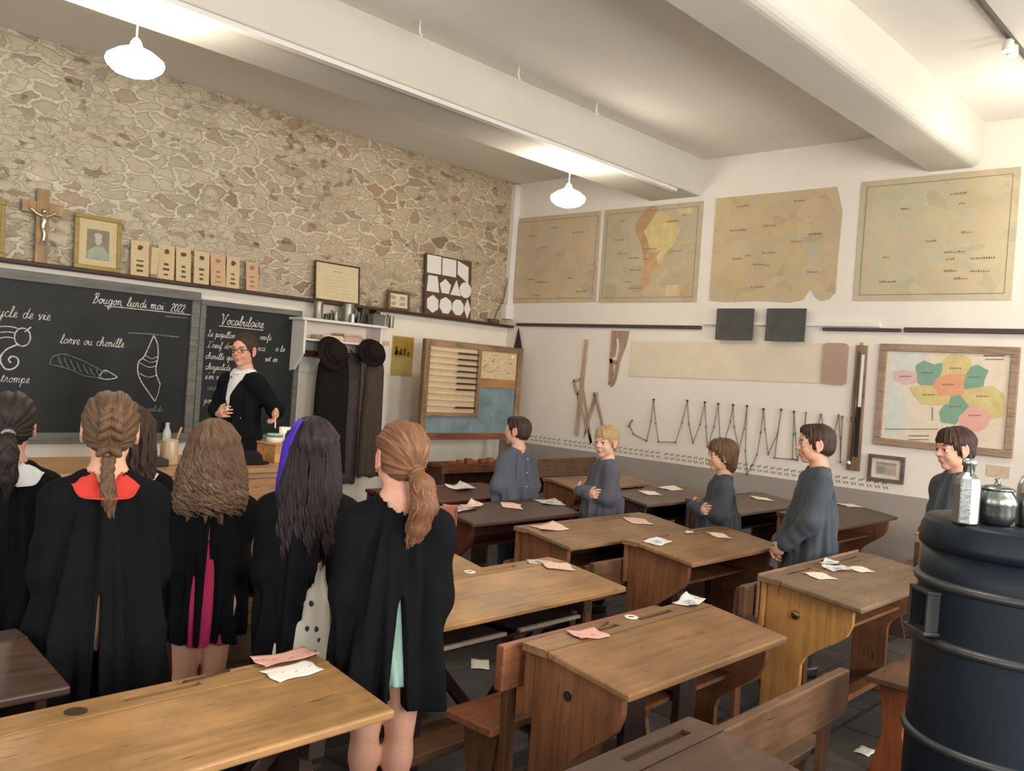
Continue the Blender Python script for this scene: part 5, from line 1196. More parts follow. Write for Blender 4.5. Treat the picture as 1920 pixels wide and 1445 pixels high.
# ------------------------------------------------------------------ figures: smooth implicit bodies meshed with surface nets
class SDF:
    def __init__(s, lo, hi, h):
        s.h = h; s.lo = np.array(lo, float); s.n = np.ceil((np.array(hi) - s.lo) / h).astype(int) + 1
        s.d = np.full(s.n, 1.0, np.float32); s.frame = None
        s.ax = [s.lo[i] + h * np.arange(s.n[i]) for i in range(3)]
    def _grid(s, c, r):
        sl = []
        for i in range(3):
            a = int(max(0, math.floor((c[i] - r - s.lo[i]) / s.h))); b = int(min(s.n[i], math.ceil((c[i] + r - s.lo[i]) / s.h) + 1))
            if b <= a: return None, None
            sl.append(slice(a, b))
        X = s.ax[0][sl[0]][:, None, None]; Y = s.ax[1][sl[1]][None, :, None]; Z = s.ax[2][sl[2]][None, None, :]
        return tuple(sl), (X, Y, Z)
    def apply(s, f, c, r, k=.02, op='add'):
        """f in frame coordinates; c, r: centre and radius of influence in frame coordinates"""
        if s.frame is not None:
            o, M, sc = s.frame; cw = o + M @ (np.array(c, float) * sc); rw = r * sc
        else: cw = np.array(c, float); rw = r
        sl, G = s._grid(cw, rw + k + 2 * s.h)
        if sl is None: return
        X, Y, Z = G
        if s.frame is not None:
            dx, dy, dz = X - o[0], Y - o[1], Z - o[2]; T = M.T
            x = (T[0, 0] * dx + T[0, 1] * dy + T[0, 2] * dz) / sc; y = (T[1, 0] * dx + T[1, 1] * dy + T[1, 2] * dz) / sc; z = (T[2, 0] * dx + T[2, 1] * dy + T[2, 2] * dz) / sc
            v = f(x, y, z) * sc
        else: v = f(X, Y, Z)
        v = np.broadcast_to(v, s.d[sl].shape); a = s.d[sl]
        if op == 'sub': v = -v
        if k <= 0: s.d[sl] = np.minimum(a, v) if op == 'add' else np.maximum(a, v)
        else:
            hh = np.maximum(k - np.abs(a - v), 0) / k; e = hh * hh * k * .25
            s.d[sl] = np.minimum(a, v) - e if op == 'add' else np.maximum(a, v) + e
    def ell(s, c, r, k=.02, op='add', R=None):
        c = np.array(c, float); r = np.array(r, float)
        def f(x, y, z):
            x, y, z = x - c[0], y - c[1], z - c[2]
            if R is not None: x, y, z = R[0][0] * x + R[0][1] * y + R[0][2] * z, R[1][0] * x + R[1][1] * y + R[1][2] * z, R[2][0] * x + R[2][1] * y + R[2][2] * z
            k0 = np.sqrt((x / r[0]) ** 2 + (y / r[1]) ** 2 + (z / r[2]) ** 2); k1 = np.sqrt((x / r[0] ** 2) ** 2 + (y / r[1] ** 2) ** 2 + (z / r[2] ** 2) ** 2) + 1e-9
            return k0 * (k0 - 1) / k1
        s.apply(f, c, max(r) * 1.02, k if s.frame is None else k, op)
    def cone(s, a, b, ra, rb, k=.02, op='add', sq=(1, 1, 1)):
        a = np.array(a, float); b = np.array(b, float); d = b - a; L2 = max(d @ d, 1e-9)
        def f(x, y, z):
            t = np.clip(((x - a[0]) * d[0] + (y - a[1]) * d[1] + (z - a[2]) * d[2]) / L2, 0, 1)
            return np.sqrt(((x - a[0] - t * d[0]) / sq[0]) ** 2 + ((y - a[1] - t * d[1]) / sq[1]) ** 2 + ((z - a[2] - t * d[2]) / sq[2]) ** 2) - (ra + (rb - ra) * t)
        s.apply(f, (a + b) / 2, math.sqrt(L2) / 2 + max(ra, rb) * 1.1, k, op)
    def chain(s, P, R, k=.02):
        for i in range(len(P) - 1): s.cone(P[i], P[i + 1], R[i], R[i + 1], k)
    def mesh(s):
        d = s.d; h = s.h; sg = d < 0
        sg[0] = sg[-1] = False; sg[:, 0] = sg[:, -1] = False; sg[:, :, 0] = sg[:, :, -1] = False
        c = np.zeros(np.array(d.shape) - 1, np.int8); nx, ny, nz = c.shape
        for i in (0, 1):
            for j in (0, 1):
                for k in (0, 1): c += sg[i:i + nx, j:j + ny, k:k + nz]
        I = np.argwhere((c > 0) & (c < 8)); idx = np.full(c.shape, -1, np.int32); idx[I[:, 0], I[:, 1], I[:, 2]] = np.arange(len(I))
        P = np.zeros((len(I), 3)); N = np.zeros(len(I))
        cor = [(i, j, k) for i in (0, 1) for j in (0, 1) for k in (0, 1)]
        for u in cor:
            for ax in range(3):
                if u[ax]: continue
                w = list(u); w[ax] = 1
                a = d[I[:, 0] + u[0], I[:, 1] + u[1], I[:, 2] + u[2]]; b = d[I[:, 0] + w[0], I[:, 1] + w[1], I[:, 2] + w[2]]
                m = (a < 0) != (b < 0); t = np.where(m, a / np.where(m, a - b, 1), 0)
                for q in range(3): P[:, q] += np.where(m, u[q] + (t if q == ax else 0), 0)
                N += m
        V = s.lo + h * (I + P / np.maximum(N, 1)[:, None]); F = []
        for ax in range(3):
            sa = [slice(None)] * 3; sb = [slice(None)] * 3; sa[ax] = slice(0, -1); sb[ax] = slice(1, None)
            A, Bq = sg[tuple(sa)], sg[tuple(sb)]; E = np.argwhere(A != Bq); inside = A[E[:, 0], E[:, 1], E[:, 2]]
            o1, o2 = [(1, 2), (2, 0), (0, 1)][ax]; q = []
            ok = (E[:, o1] > 0) & (E[:, o2] > 0); E = E[ok]; inside = inside[ok]
            for (p1, p2) in ((0, 0), (-1, 0), (-1, -1), (0, -1)):
                e = E.copy(); e[:, o1] += p1; e[:, o2] += p2; q.append(idx[e[:, 0], e[:, 1], e[:, 2]])
            q = np.stack(q, 1); q[~inside] = q[~inside][:, ::-1]; F.append(q[:, ::-1] if False else q)
        F = np.concatenate(F); F = F[(F >= 0).all(1)]
        return V, F

def np_mesh(name, V, F, mats, parent=None, attrs=None, extra=None):
    """V,F arrays of quads (+ optional MB with further geometry) -> smooth mesh object"""
    flow = attrs.get('flow') if attrs else None
    if extra is not None and len(extra.v):
        n0 = len(V); V2 = np.array(extra.v, float); fl2 = np.zeros((len(V2), 3))
        for k, p in extra.fl.items(): fl2[k] = p
        F2 = [tuple(i + n0 for i in f) for f in extra.f]
        if flow is not None: flow = np.concatenate([flow, fl2])
        V = np.concatenate([V, V2])
    else: F2 = []
    me = bpy.data.meshes.new(name); nq = len(F); lt = np.concatenate([np.full(nq, 4), np.array([len(f) for f in F2], int)]) if F2 else np.full(nq, 4)
    li = np.concatenate([F.ravel(), np.array([i for f in F2 for i in f], int)]) if F2 else F.ravel()
    me.vertices.add(len(V)); me.vertices.foreach_set('co', np.ascontiguousarray(V, np.float32).ravel())
    me.loops.add(len(li)); me.loops.foreach_set('vertex_index', li.astype(np.int32))
    me.polygons.add(len(lt)); me.polygons.foreach_set('loop_start', np.concatenate([[0], np.cumsum(lt)[:-1]]).astype(np.int32))
    me.update(calc_edges=True); me.validate()
    me.polygons.foreach_set('use_smooth', [True] * len(me.polygons))
    for m in (mats if isinstance(mats, list) else [mats]): me.materials.append(m)
    if flow is not None and len(flow) == len(me.vertices):
        a = me.attributes.new('flow', 'FLOAT_VECTOR', 'POINT'); a.data.foreach_set('vector', np.ascontiguousarray(flow, np.float32).ravel())
    if attrs and 'tint' in attrs and len(attrs['tint']) == len(me.vertices):
        a = me.attributes.new('tint', 'FLOAT_COLOR', 'POINT'); a.data.foreach_set('color', np.ascontiguousarray(attrs['tint'], np.float32).ravel())
    o = bpy.data.objects.new(name, me); COL.objects.link(o)
    if parent: o.parent = parent
    return o

def mat_skin(name='skin'):
    t = NT(name); a = t.n('ShaderNodeAttribute'); a.attribute_name = 'tint'
    v = t.ramp(t.noise(t.coord(), 60, 3), [(.3, (.95, .93, .92, 1)), (.7, (1.03, 1.02, 1.02, 1))])
    t.col(t.mix(1.0, a.outputs[0], v, 'MULTIPLY')); t.set(.55, 0, .35)
    t.b.inputs['Subsurface Weight'].default_value = .12; t.b.inputs['Subsurface Radius'].default_value = (.012, .005, .003); return t.m
def mat_hair(name, dark, mid, light):
    t = NT(name); a = t.n('ShaderNodeAttribute'); a.attribute_name = 'flow'
    mp = t.n('ShaderNodeMapping'); mp.inputs['Scale'].default_value = (26, 2.2, 1); t.l(a.outputs['Vector'], mp.inputs[0])
    n = t.noise(mp.outputs[0], 2.0, 5, .7, .15)
    t.col(t.ramp(n, [(.30, lin(dark)), (.5, lin(mid)), (.72, lin(light))])); t.set(.5, 0, .35); t.bump(n, .45, .006); return t.m
def mat_cloth(name, c, rough=.9, sheen=.1):
    t = NT(name); base = lin(c)
    n = t.noise(t.coord(), 7, 4, .6); t.col(t.ramp(n, [(.3, tuple(x * .85 for x in base[:3]) + (1,)), (.7, tuple(x * 1.12 for x in base[:3]) + (1,))]))
    t.set(rough, 0, .2); t.b.inputs['Specular IOR Level'].default_value = .12; t.b.inputs['Sheen Weight'].default_value = sheen; t.b.inputs['Sheen Roughness'].default_value = .5
    w = t.noise(t.coord((1, 1, .5)), 9, 3, .5, .8); w2 = t.noise(t.coord(), 260, 2)
    t.bump(t.math('ADD', w, t.math('MULTIPLY', w2, .06)), .3, .02); return t.m
M_SKIN = mat_skin(); M_ROBE = mat_cloth('black_cotton', '#101113', .9, .0); M_SMOCK = mat_cloth('slate_grey_cotton', '#595a63', .9, .1); M_SMOCKG = mat_cloth('blue_grey_cotton', '#474c53', .9, .1)
M_JACK = mat_cloth('charcoal_jacket', '#111216', .9, .0); M_SHIRT = mat_cloth('white_cotton', '#d5d6d6', .9, .05)
M_RED_C = mat_cloth('red_cotton', '#c23d34', .85, .1); M_MINT = mat_cloth('mint_cotton', '#a9cdc2', .85, .1); M_PINKD = mat_cloth('pink_cotton', '#b5325e', .85, .1); M_SHOE = plain('dark_leather', '#2a2220', .4, 0, .5)
def mat_dress():
    t = NT('white_printed_cotton'); v = t.n('ShaderNodeTexVoronoi', feature='F1'); v.inputs['Scale'].default_value = 20; t.l(t.coord((1, 1, .8)), v.inputs['Vector'])
    d = t.math('ADD', v.outputs['Distance'], t.math('MULTIPLY', t.noise(t.coord(), 60, 2), .25))
    t.col(t.ramp(d, [(.27, lin('#3c3a3a')), (.30, lin('#cfc9bd'))])); t.set(.9, 0, .2); t.bump(t.noise(t.coord((1, 1, .3)), 9, 3), .3, .02); return t.m
M_DRESS = mat_dress()
M_EYE = [plain('eye_white', '#d8d2ca', .25, 0, .5, .01), plain('iris_brown', '#3b281c', .2, 0, .5, .05)]

def rotz(a): c, s = math.cos(a), math.sin(a); return np.array([[c, -s, 0], [s, c, 0], [0, 0, 1]])
def rotx(a): c, s = math.cos(a), math.sin(a); return np.array([[1, 0, 0], [0, c, -s], [0, s, c]])
def roty(a): c, s = math.cos(a), math.sin(a); return np.array([[c, 0, s], [0, 1, 0], [-s, 0, c]])

class Figure:
    def __init__(s, label, x, y, ht, yaw, hyaw=0, hpitch=0, hroll=0, hs=.212, skin='#d7a78c', z=0.0, lean=0.0, adult=False, cat='person', face=True, brow='#4a3325', grp=None):
        s.t = thing('person', label, cat, (x, y, z), math.radians(yaw), grp)
        s.ht, s.hs, s.adult, s.face = ht, hs, adult, face
        s.M = rotz(math.radians(hyaw - yaw)) @ rotx(math.radians(hpitch)) @ roty(math.radians(hroll))
        chin = ht - hs - .008
        piv = np.array([0, -.01 + lean, chin + .02]); s.ho = piv - s.M @ (np.array([0, -.12, .1]) * hs)
        s.lean = lean; s.sz = chin - (.070 if not adult else .078)     # shoulder height
        s.sw = ht * (.086 if not adult else .098)
        s.skin, s.brow = skin, brow
        s.arms = None
    def frame(s, S): S.frame = (s.ho, s.M, s.hs)
    def set_arms(s, L, R): s.arms = (L, R)
    def default_arms(s, out=.035, fwd=.17):
        a = s.ht / 1.42; z = s.sz
        return [(-s.sw, 0, z), (-s.sw - out, -.01, z - .25 * a), (-.05, fwd, z - .30 * a)], [(s.sw, 0, z), (s.sw + out, -.01, z - .25 * a), (.05, fwd + .01, z - .31 * a)]
    def build_body(s, h=.006, hands='relaxed', legs=True, hand_dir=None):
        ht, sz, sw = s.ht, s.sz, s.sw; a = ht / 1.42; L = s.lean
        S = SDF((-.42, -.32, -.01), (.42, .42, ht + .03), h)
        # trunk
        S.ell((0, L * .6, sz - .13 * a), (.105 * a, .062 * a, .14 * a), .05)
        S.ell((0, L * .3, .60 * ht), (.098 * a, .07 * a, .12 * a), .05); S.ell((0, 0, .51 * ht), (.102 * a, .075 * a, .085 * a), .05)
        S.cone((-sw * .9, L, sz - .055), (sw * .9, L, sz - .055), .036 * a, .036 * a, .05)
        nb = s.ho + s.M @ (np.array([0, -.10, .16]) * s.hs)
        S.cone((0, -.02 + L, sz - .02), nb, .046 * a, .039 * a, .03)
        S.cone((-.075, L - .01, sz + .0), (0, L - .015, sz + .05), .026 * a, .034 * a, .04); S.cone((.075, L - .01, sz + .0), (0, L - .015, sz + .05), .026 * a, .034 * a, .04)
        if legs:
            for g in (-1, 1):
                S.cone((g * .056 * a, 0, .50 * ht), (g * .052 * a, .008, .275 * ht), .062 * a, .039 * a, .03)
                S.cone((g * .052 * a, .008, .275 * ht), (g * .05 * a, -.012, .19 * ht), .036 * a, .038 * a, .04); S.cone((g * .05 * a, -.012, .19 * ht), (g * .048 * a, -.005, .05 * ht), .037 * a, .023 * a, .03)
                S.cone((g * .048 * a, -.02, .03 * ht), (g * .052 * a, .085 * a, .024), .026 * a, .018, .02)
        # arms and five-fingered hands
        arms = s.arms or s.default_arms(); s.arms = arms
        for g, A in zip((-1, 1), arms):
            P = [np.array(p, float) for p in A]
            P[0][2] -= .05
            S.cone(P[0], P[1], .038 * a, .031 * a, .03); S.cone(P[1], P[2], .031 * a, .021 * a, .02)
            d = P[2] - P[1]; d /= np.linalg.norm(d)
            if len(P) > 3: d = P[3] - P[2]; d /= np.linalg.norm(d)
            up = np.array([0, 0, 1.0]); n = np.cross(d, up); n = n / (np.linalg.norm(n) + 1e-6)      # sideways
            w = np.cross(n, d)                                                                        # across the palm
            e = .92 * a if not s.adult else 1.0
            pc = P[2] + d * .045 * e
            S.cone(P[2], pc + d * .02 * e, .020 * e, .024 * e, .015); S.cone(pc + w * .02 * e, pc - w * .022 * e, .017 * e, .016 * e, .015)
            root = P[2] + d * .075 * e
            for q, (off, ln) in enumerate(((.031, .062), (.0105, .07), (-.0105, .066), (-.031, .05))):
                c0 = root + w * off * e; cv = .35 + .12 * q; side = n * (-g)
                k1 = c0 + (d * math.cos(cv) + side * math.sin(cv)) * ln * .5 * e; k2 = k1 + (d * math.cos(cv * 2.3) + side * math.sin(cv * 2.3)) * ln * .5 * e
                S.cone(c0, k1, .0095 * e, .0085 * e, .004); S.cone(k1, k2, .0085 * e, .0065 * e, .003)
            th0 = P[2] + d * .025 * e + w * .022 * e; th1 = th0 + (w * .75 + d * .65) * .035 * e - n * g * .008; th2 = th1 + (d * .9 + w * .25 - n * g * .3) * .028 * e
            S.cone(th0, th1, .012 * e, .010 * e, .008); S.cone(th1, th2, .010 * e, .0075 * e, .004)
        # head in its own frame (unit = head height, chin at 0, crown at 1)
        s.frame(S); k = .05
        def E(c, r, kk=.06, op='add'): S.ell(c, r, kk * s.hs, op)
        E((0, -.075, .64), (.335, .43, .36), .02); E((0, .10, .385), (.25, .275, .335), .10); E((0, .245, .08), (.085, .085, .075), .13)
        E((-.155, .03, .225), (.085, .18, .13), .12); E((.155, .03, .225), (.085, .18, .13), .12)
        if s.face:
            for g in (-1, 1):
                E((g * .145, .255, .33), (.08, .075, .08), .08); E((g * .145, .375, .495), (.09, .055, .052), .05, 'sub'); E((g * .145, .298, .53), (.08, .072, .034), .025); E((g * .145, .292, .458), (.075, .068, .030), .025)
                E((g * .05, .385, .375), (.035, .04, .032), .03)
            E((0, .305, .595), (.22, .065, .04), .08)
            S.cone((0, .325, .545), (0, .425, .405), .032, .042, .05 * s.hs); E((0, .440, .385), (.042, .045, .038), .04)
            E((0, .35, .238), (.095, .05, .022), .03); E((0, .342, .198), (.08, .052, .025), .03); E((0, .395, .217), (.10, .018, .007), .012, 'sub'); E((0, .33, .285), (.07, .045, .04), .06)
        for g in (-1, 1):
            E((g * .345, -.06, .47), (.04, .105, .155), .03); E((g * .375, -.045, .49), (.025, .055, .09), .02, 'sub'); E((g * .34, -.02, .33), (.035, .05, .05), .02)
        S.frame = None
        V, F = S.mesh()
        # colouring: lips, brows and blush belong to the skin itself
        Lc = ((V - s.ho) @ s.M) / s.hs; base = np.array(lin(s.skin)); C = np.tile(base, (len(V), 1))
        def blend(mask, col, amt=1.0):
            m = (np.clip(mask, 0, 1) * amt)[:, None]; C[:] = C * (1 - m) + np.array(lin(col)) * m
        X, Y, Z = Lc.T
        blend(1 - np.sqrt(((np.abs(X) - .17) / .14) ** 2 + ((Z - .32) / .12) ** 2 + ((Y - .3) / .2) ** 2), '#c9776a', .35)
        if s.face:
            blend(3 * (1 - np.sqrt((X / .12) ** 2 + ((Z - .215) / .055) ** 2 + ((Y - .38) / .09) ** 2)), '#b5716a', .7)
            blend(4 * (1 - np.sqrt(((np.abs(X) - .15) / .10) ** 2 + ((Z - .605 + .25 * (np.abs(X) - .15) ** 2) / .026) ** 2 + ((Y - .35) / .12) ** 2)), s.brow, .8)
            blend(2 * (1 - np.sqrt(((np.abs(X) - .145) / .085) ** 2 + ((Z - .515) / .03) ** 2 + ((Y - .35) / .09) ** 2)), '#6d4a3c', .5)
        blend(1 - np.sqrt(((np.abs(X) - .37) / .08) ** 2 + ((Z - .47) / .17) ** 2 + ((Y + .05) / .13) ** 2), '#cf8273', .6)
        s.body = np_mesh('body', V, F, M_SKIN, s.t, {'tint': C})
        if s.face:
            for g in (-1, 1):
                m = MB(); prof = []
                c = s.ho + s.M @ (np.array([g * .145, .305, .494]) * s.hs); r = .056 * s.hs
                ax = Vector(s.M @ np.array([0, 1, 0])); u = Vector(s.M @ np.array([1, 0, 0])); w = Vector(s.M @ np.array([0, 0, 1]))
                n = 16; rows = 12; i0 = 0
                for j in range(rows + 1):
                    th = PI * j / rows
                    for q in range(n):
                        p = Vector(c) + ax * (r * math.cos(th)) + u * (r * math.sin(th) * math.cos(2 * PI * q / n)) + w * (r * math.sin(th) * math.sin(2 * PI * q / n)); m.v.append(tuple(p))
                for j in range(rows):
                    for q in range(n):
                        m.f.append((j * n + q, j * n + (q + 1) % n, (j + 1) * n + (q + 1) % n, (j + 1) * n + q)); m.m.append(1 if j < 3 else 0)
                m.build('eye', M_EYE, s.body, True)
        if legs:
            for g in (-1, 1):
                m = MB(); pts = [(g * .048 * a, -.05, 0)]
                m.add(*[[(g * .052 * a + .034 * a * math.cos(2 * PI * q / 20) * (1 if z < .05 else .85), (.035 + .105 * a * math.sin(2 * PI * q / 20) - (0 if z < .05 else .02)), z) for z in (0, .02, .045, .065) for q in range(20)],
                        [(j * 20 + q, j * 20 + (q + 1) % 20, (j + 1) * 20 + (q + 1) % 20, (j + 1) * 20 + q) for j in range(3) for q in range(20)] + [tuple(range(19, -1, -1)), tuple(range(60, 80))]])
                m.build('shoe', M_SHOE, s.t, True)
    def garment(s, name, mat, prof, hem, ztop=None, sleeve=(.052, .050, .042), slits=(), folds=(.010, .030), seed=0, h=.008, neck=.058, fy=0.0, nf=(7, 11), vneck=None, cuff=.0, label=None, shoulders=True):
        """prof: [(z, rx, ry, yc)] from hem up; folds: amplitude at top / hem; slits: [(angle_deg, halfwidth_top, halfwidth_hem, z_top)]"""
        ht, sz, sw = s.ht, s.sz, s.sw; a = ht / 1.42; rnd = np.random.RandomState(seed); ph = rnd.uniform(0, 6.28, 8)
        zt = ztop if ztop else sz + .03
        S = SDF((-.46, -.40, hem - .03), (.46, .46, ht), h)
        pz = np.array([p[0] for p in prof]); prx = np.array([p[1] for p in prof]); pry = np.array([p[2] for p in prof]); pyc = np.array([p[3] if len(p) > 3 else 0 for p in prof])
        def f(x, y, z):
            zz = np.clip(z, hem, zt); rx = np.interp(zz, pz, prx); ry = np.interp(zz, pz, pry); yc = np.interp(zz, pz, pyc)
            yy = y - yc; th = np.arctan2(yy, x); v = (zt - zz) / (zt - hem)
            A = folds[0] + (folds[1] - folds[0]) * v ** 1.3
            w = .55 * np.sin(nf[0] * th + ph[0] + 1.6 * np.sin(3 * v + ph[1])) + .35 * np.sin(nf[1] * th + ph[2] + 2 * v) + .3 * np.sin((nf[1] + 6) * th + ph[3] - 3 * v)
            q = np.sqrt((x / rx) ** 2 + (yy / ry) ** 2)
            d = (q - 1) * np.minimum(rx, ry) * .9 - A * w
            return np.maximum(np.maximum(d, z - zt), hem + .004 * np.sin(5 * th + ph[4]) - z)
        S.apply(f, (0, 0, (hem + zt) / 2), 1.2, 0)
        if shoulders:
            for g in (-1, 1): S.cone((g * sw * .98, s.lean, sz - .048), (g * .03, s.lean - .015, sz + .022), .046 * a, .044 * a, .05)
        for sl in slits:                                      # openings are cut before the sleeves are added
            ang, w0, w1, z1 = sl[:4]; z0s = sl[4] if len(sl) > 4 else hem - .1
            ca, sa = math.cos(math.radians(ang)), math.sin(math.radians(ang))
            def g_(x, y, z, ca=ca, sa=sa, w0=w0, w1=w1, z1=z1, z0s=z0s):
                t = np.clip((z1 - z) / (z1 - hem), 0, 1); lat = np.abs(-sa * x + ca * y); rad = ca * x + sa * y
                return np.maximum(np.maximum(lat - (w0 + (w1 - w0) * t), np.maximum(z - z1, z0s - z)), .035 - rad)
            S.apply(g_, (0, 0, (hem + z1) / 2), 1.2, .006, 'sub')
        if vneck:
            zb, wt, yy0 = vneck
            def vn(x, y, z): return np.maximum(np.maximum(np.abs(x) - np.clip((z - zb) / (sz + .03 - zb), 0, 2) * wt, yy0 - y), zb - z)
            S.apply(vn, (0, .1, sz), .5, .008, 'sub')
        arms = s.arms
        if sleeve:
            for g, A in zip((-1, 1), arms):
                P = [np.array(p, float) for p in A[:3]]; P[0][2] -= .048; e = P[1] + (P[2] - P[1]) * (1 - cuff)
                def wr(P0, P1, r0, r1, kk, fr, pp):
                    d = P1 - P0; L2 = d @ d; Ln = math.sqrt(L2)
                    def ff(x, y, z):
                        t0 = ((x - P0[0]) * d[0] + (y - P0[1]) * d[1] + (z - P0[2]) * d[2]) / L2; t = np.clip(t0, 0, 1)
                        dd = np.sqrt((x - P0[0] - t * d[0]) ** 2 + (y - P0[1] - t * d[1]) ** 2 + (z - P0[2] - t * d[2]) ** 2) - (r0 + (r1 - r0) * t)
                        return dd - .0028 * np.sin(fr * t * Ln * 10 + 9 * x + 14 * z + pp) - .0022 * np.sin(60 * z + 40 * y + pp)
                    S.apply(ff, (P0 + P1) / 2, Ln / 2 + max(r0, r1) + .02, kk)
                wr(P[0], P[1], sleeve[0] * a, sleeve[1] * a, .05, 6, ph[5] + g); wr(P[1], e, sleeve[1] * a, sleeve[2] * a, .03, 9, ph[6] + g)
        # neck opening
        nb = s.ho + s.M @ (np.array([0, -.10, .2]) * s.hs)
        S.cone((0, -.015 + s.lean, sz + .028), nb + np.array([0, 0, .05]), neck * a, neck * a, .006, 'sub')
        V, F = S.mesh(); s.last = S
        o = np_mesh(name, V, F, mat, s.t)
        if label: o['label'] = label
        return o
    def trousers(s, mat):
        ht = s.ht; a = ht / 1.42; S = SDF((-.2, -.16, .04), (.2, .16, .6 * ht), .008)
        S.ell((0, 0, .53 * ht), (.125 * a, .095 * a, .085 * a), .04)
        for g in (-1, 1):
            S.cone((g * .056 * a, 0, .50 * ht), (g * .053 * a, .004, .275 * ht), .078 * a, .058 * a, .02); S.cone((g * .053 * a, .004, .275 * ht), (g * .05 * a, -.004, .09), .058 * a, .046 * a, .01)
        V, F = S.mesh(); np_mesh('trousers', V, F, mat, s.t)
    def surf_z(s, x, y):
        S = s.last; i = int(round((x - S.lo[0]) / S.h)); j = int(round((y - S.lo[1]) / S.h))
        col = S.d[i, j]; k = np.nonzero(col < 0)[0]
        return (S.lo[2] + S.h * (k[-1] + .5)) if len(k) else None
    def collar(s, mat, rx=.115, ry=.092, name='collar', a0=-PI, a1=PI, lift=.006, rin=.050):
        """flat cloth collar laid on the garment around the neck"""
        m = MB(); n = 56; rows = 8; cy = -.015 + s.lean; V = []; Z = np.zeros((rows + 1, n + 1)); XY = np.zeros((rows + 1, n + 1, 2))
        for j in range(rows + 1):
            for i in range(n + 1):
                t = a0 + (a1 - a0) * i / n; w = j / rows
                x, y = (rin + (rx - rin) * w) * math.cos(t), cy + (rin + (ry - rin) * w) * math.sin(t)
                z = s.surf_z(x, y); XY[j, i] = (x, y)
                zmax = s.sz + .052 - .05 * w
                Z[j, i] = min(max(z if z else -9, s.sz - .03), zmax) + lift
        for _ in range(4):
            Zp = np.pad(Z, 1, mode='edge'); Z = np.maximum(Z, (Zp[:-2, 1:-1] + Zp[2:, 1:-1] + Zp[1:-1, :-2] + Zp[1:-1, 2:]) / 4)
        V = [(XY[j, i, 0], XY[j, i, 1], Z[j, i]) for j in range(rows + 1) for i in range(n + 1)]
        F = [(j * (n + 1) + i, j * (n + 1) + i + 1, (j + 1) * (n + 1) + i + 1, (j + 1) * (n + 1) + i) for j in range(rows) for i in range(n)]
        m.add(V, F); return m.build(name, mat, s.t, True, solid=.004)
    # ---- hair
    def hair(s, mat, style='short', **kw):
        hs = s.hs; lo = s.ho - .30; hi = s.ho + .36
        drop = kw.get('length', 0)
        lo = np.array([-.26, -.34, s.ho[2] - drop - .06]) + np.array([s.ho[0], s.ho[1], 0]); hi = np.array([s.ho[0] + .26, s.ho[1] + .26, s.ht + .05])
        S = SDF(lo, hi, kw.get('h', .0048)); s.frame(S); K = hs
        fr = kw.get('fringe', .70); vol = kw.get('vol', 1.0)
        S.ell((0, -.10, .645), (.37 * vol, .465 * vol, .39 * vol), .01)
        if style == 'short':
            S.ell((0, -.16, .42), (.345, .36, .30), .08 * K); S.ell((0, .14, .87), (.25, .20, .13), .08 * K)
            if kw.get('cover_ears'):
                S.ell((0, -.28, .22), (.31, .24, .30), .10 * K)
                for g in (-1, 1): S.ell((g * .33, -.10, .50), (.06, .20, .26), .06 * K)
        tie = kw.get('tie', (0, -.52, .42)); tail = kw.get('tail'); ex = MB(); rnd = random.Random(kw.get('seed', 1))
        if style in ('tied', 'braid'):
            S.ell((0, -.2, .42), (.33, .32, .26), .08 * K)
        if style == 'long':
            ln = drop / hs
            w0 = kw.get('w', .42)
            def lf(x, y, z):
                t = np.clip((.62 - z) / (.62 + ln), 0, 1); rx = .355 + (w0 - .355) * np.minimum(1, t * 2.2) - kw.get('taper', .05) * np.maximum(0, t - .75) * 4; ry = .37 - .11 * np.minimum(1, t * 3); yc = -.10 - .16 * np.minimum(1, t * 3)
                th = np.arctan2(x, -(y - yc))
                d = (np.sqrt((x / rx) ** 2 + ((y - yc) / ry) ** 2) - 1) * .30
                wv = kw.get('wave', 0)
                d = d - .035 * t * np.sin(9 * th + 3 * np.sin(5 * t) + 1) - .02 * np.sin(17 * th + 2) * np.minimum(1, t * 3) - wv * np.sin(26 * t + 3 * np.sin(4 * th)) * t
                return np.maximum(np.maximum(d, z - .66), -ln + .12 * np.sin(6 * th) + .07 * np.sin(13 * th + 1) - z)
            S.apply(lf, (0, -.1, (.62 - ln) / 2), ln + .8, .22 * K)
        # face opening, nape, ears
        S.ell((0, .50, fr - .36), (.315, .42, .36), .03 * K, 'sub')
        if style == 'short' and kw.get('bangs'):
            S.ell((0, .25, .71), (.26, .125, .14), .06 * K)
        if style in ('short', 'tied', 'braid'):
            nz = kw.get('nape', .20)
            S.apply(lambda x, y, z: z - (nz + .42 * np.maximum(0, y + .30)), (0, 0, -.1), 1.0, .03 * K, 'sub')
            if not kw.get('cover_ears'):
                for g in (-1, 1): S.ell((g * .42, -.03, .42), (.11, .15, .17), .03 * K, 'sub')
        # strand relief over the cap
        def relief(X, Y, Z):
            if style in ('tied', 'braid'): ph = np.arctan2(X - tie[0], Z - tie[2]) * 1.0
            else: ph = np.arctan2(X, .02 - Y + 0 * Z) + .25 * Z
            return ph
        sl, G = S._grid(s.ho + s.M @ (np.array([0, -.08, .5 - drop / hs / 2]) * hs), (1.1 + drop / hs) * hs)
        o, M, sc = S.frame; X, Y, Z = G; T = M.T; dx, dy, dz = X - o[0], Y - o[1], Z - o[2]
        lx, ly, lz = [(T[q, 0] * dx + T[q, 1] * dy + T[q, 2] * dz) / sc for q in range(3)]
        ph = relief(lx, ly, lz); am = kw.get('strand', .007) * hs / .212
        S.d[sl] += (-am * (.55 * np.sin(19 * ph + 2 * np.sin(5 * lz)) + .4 * np.sin(33 * ph + 3 * lz + 1) + .35 * np.sin(11 * ph + 5 * lz))).astype(np.float32) * .6
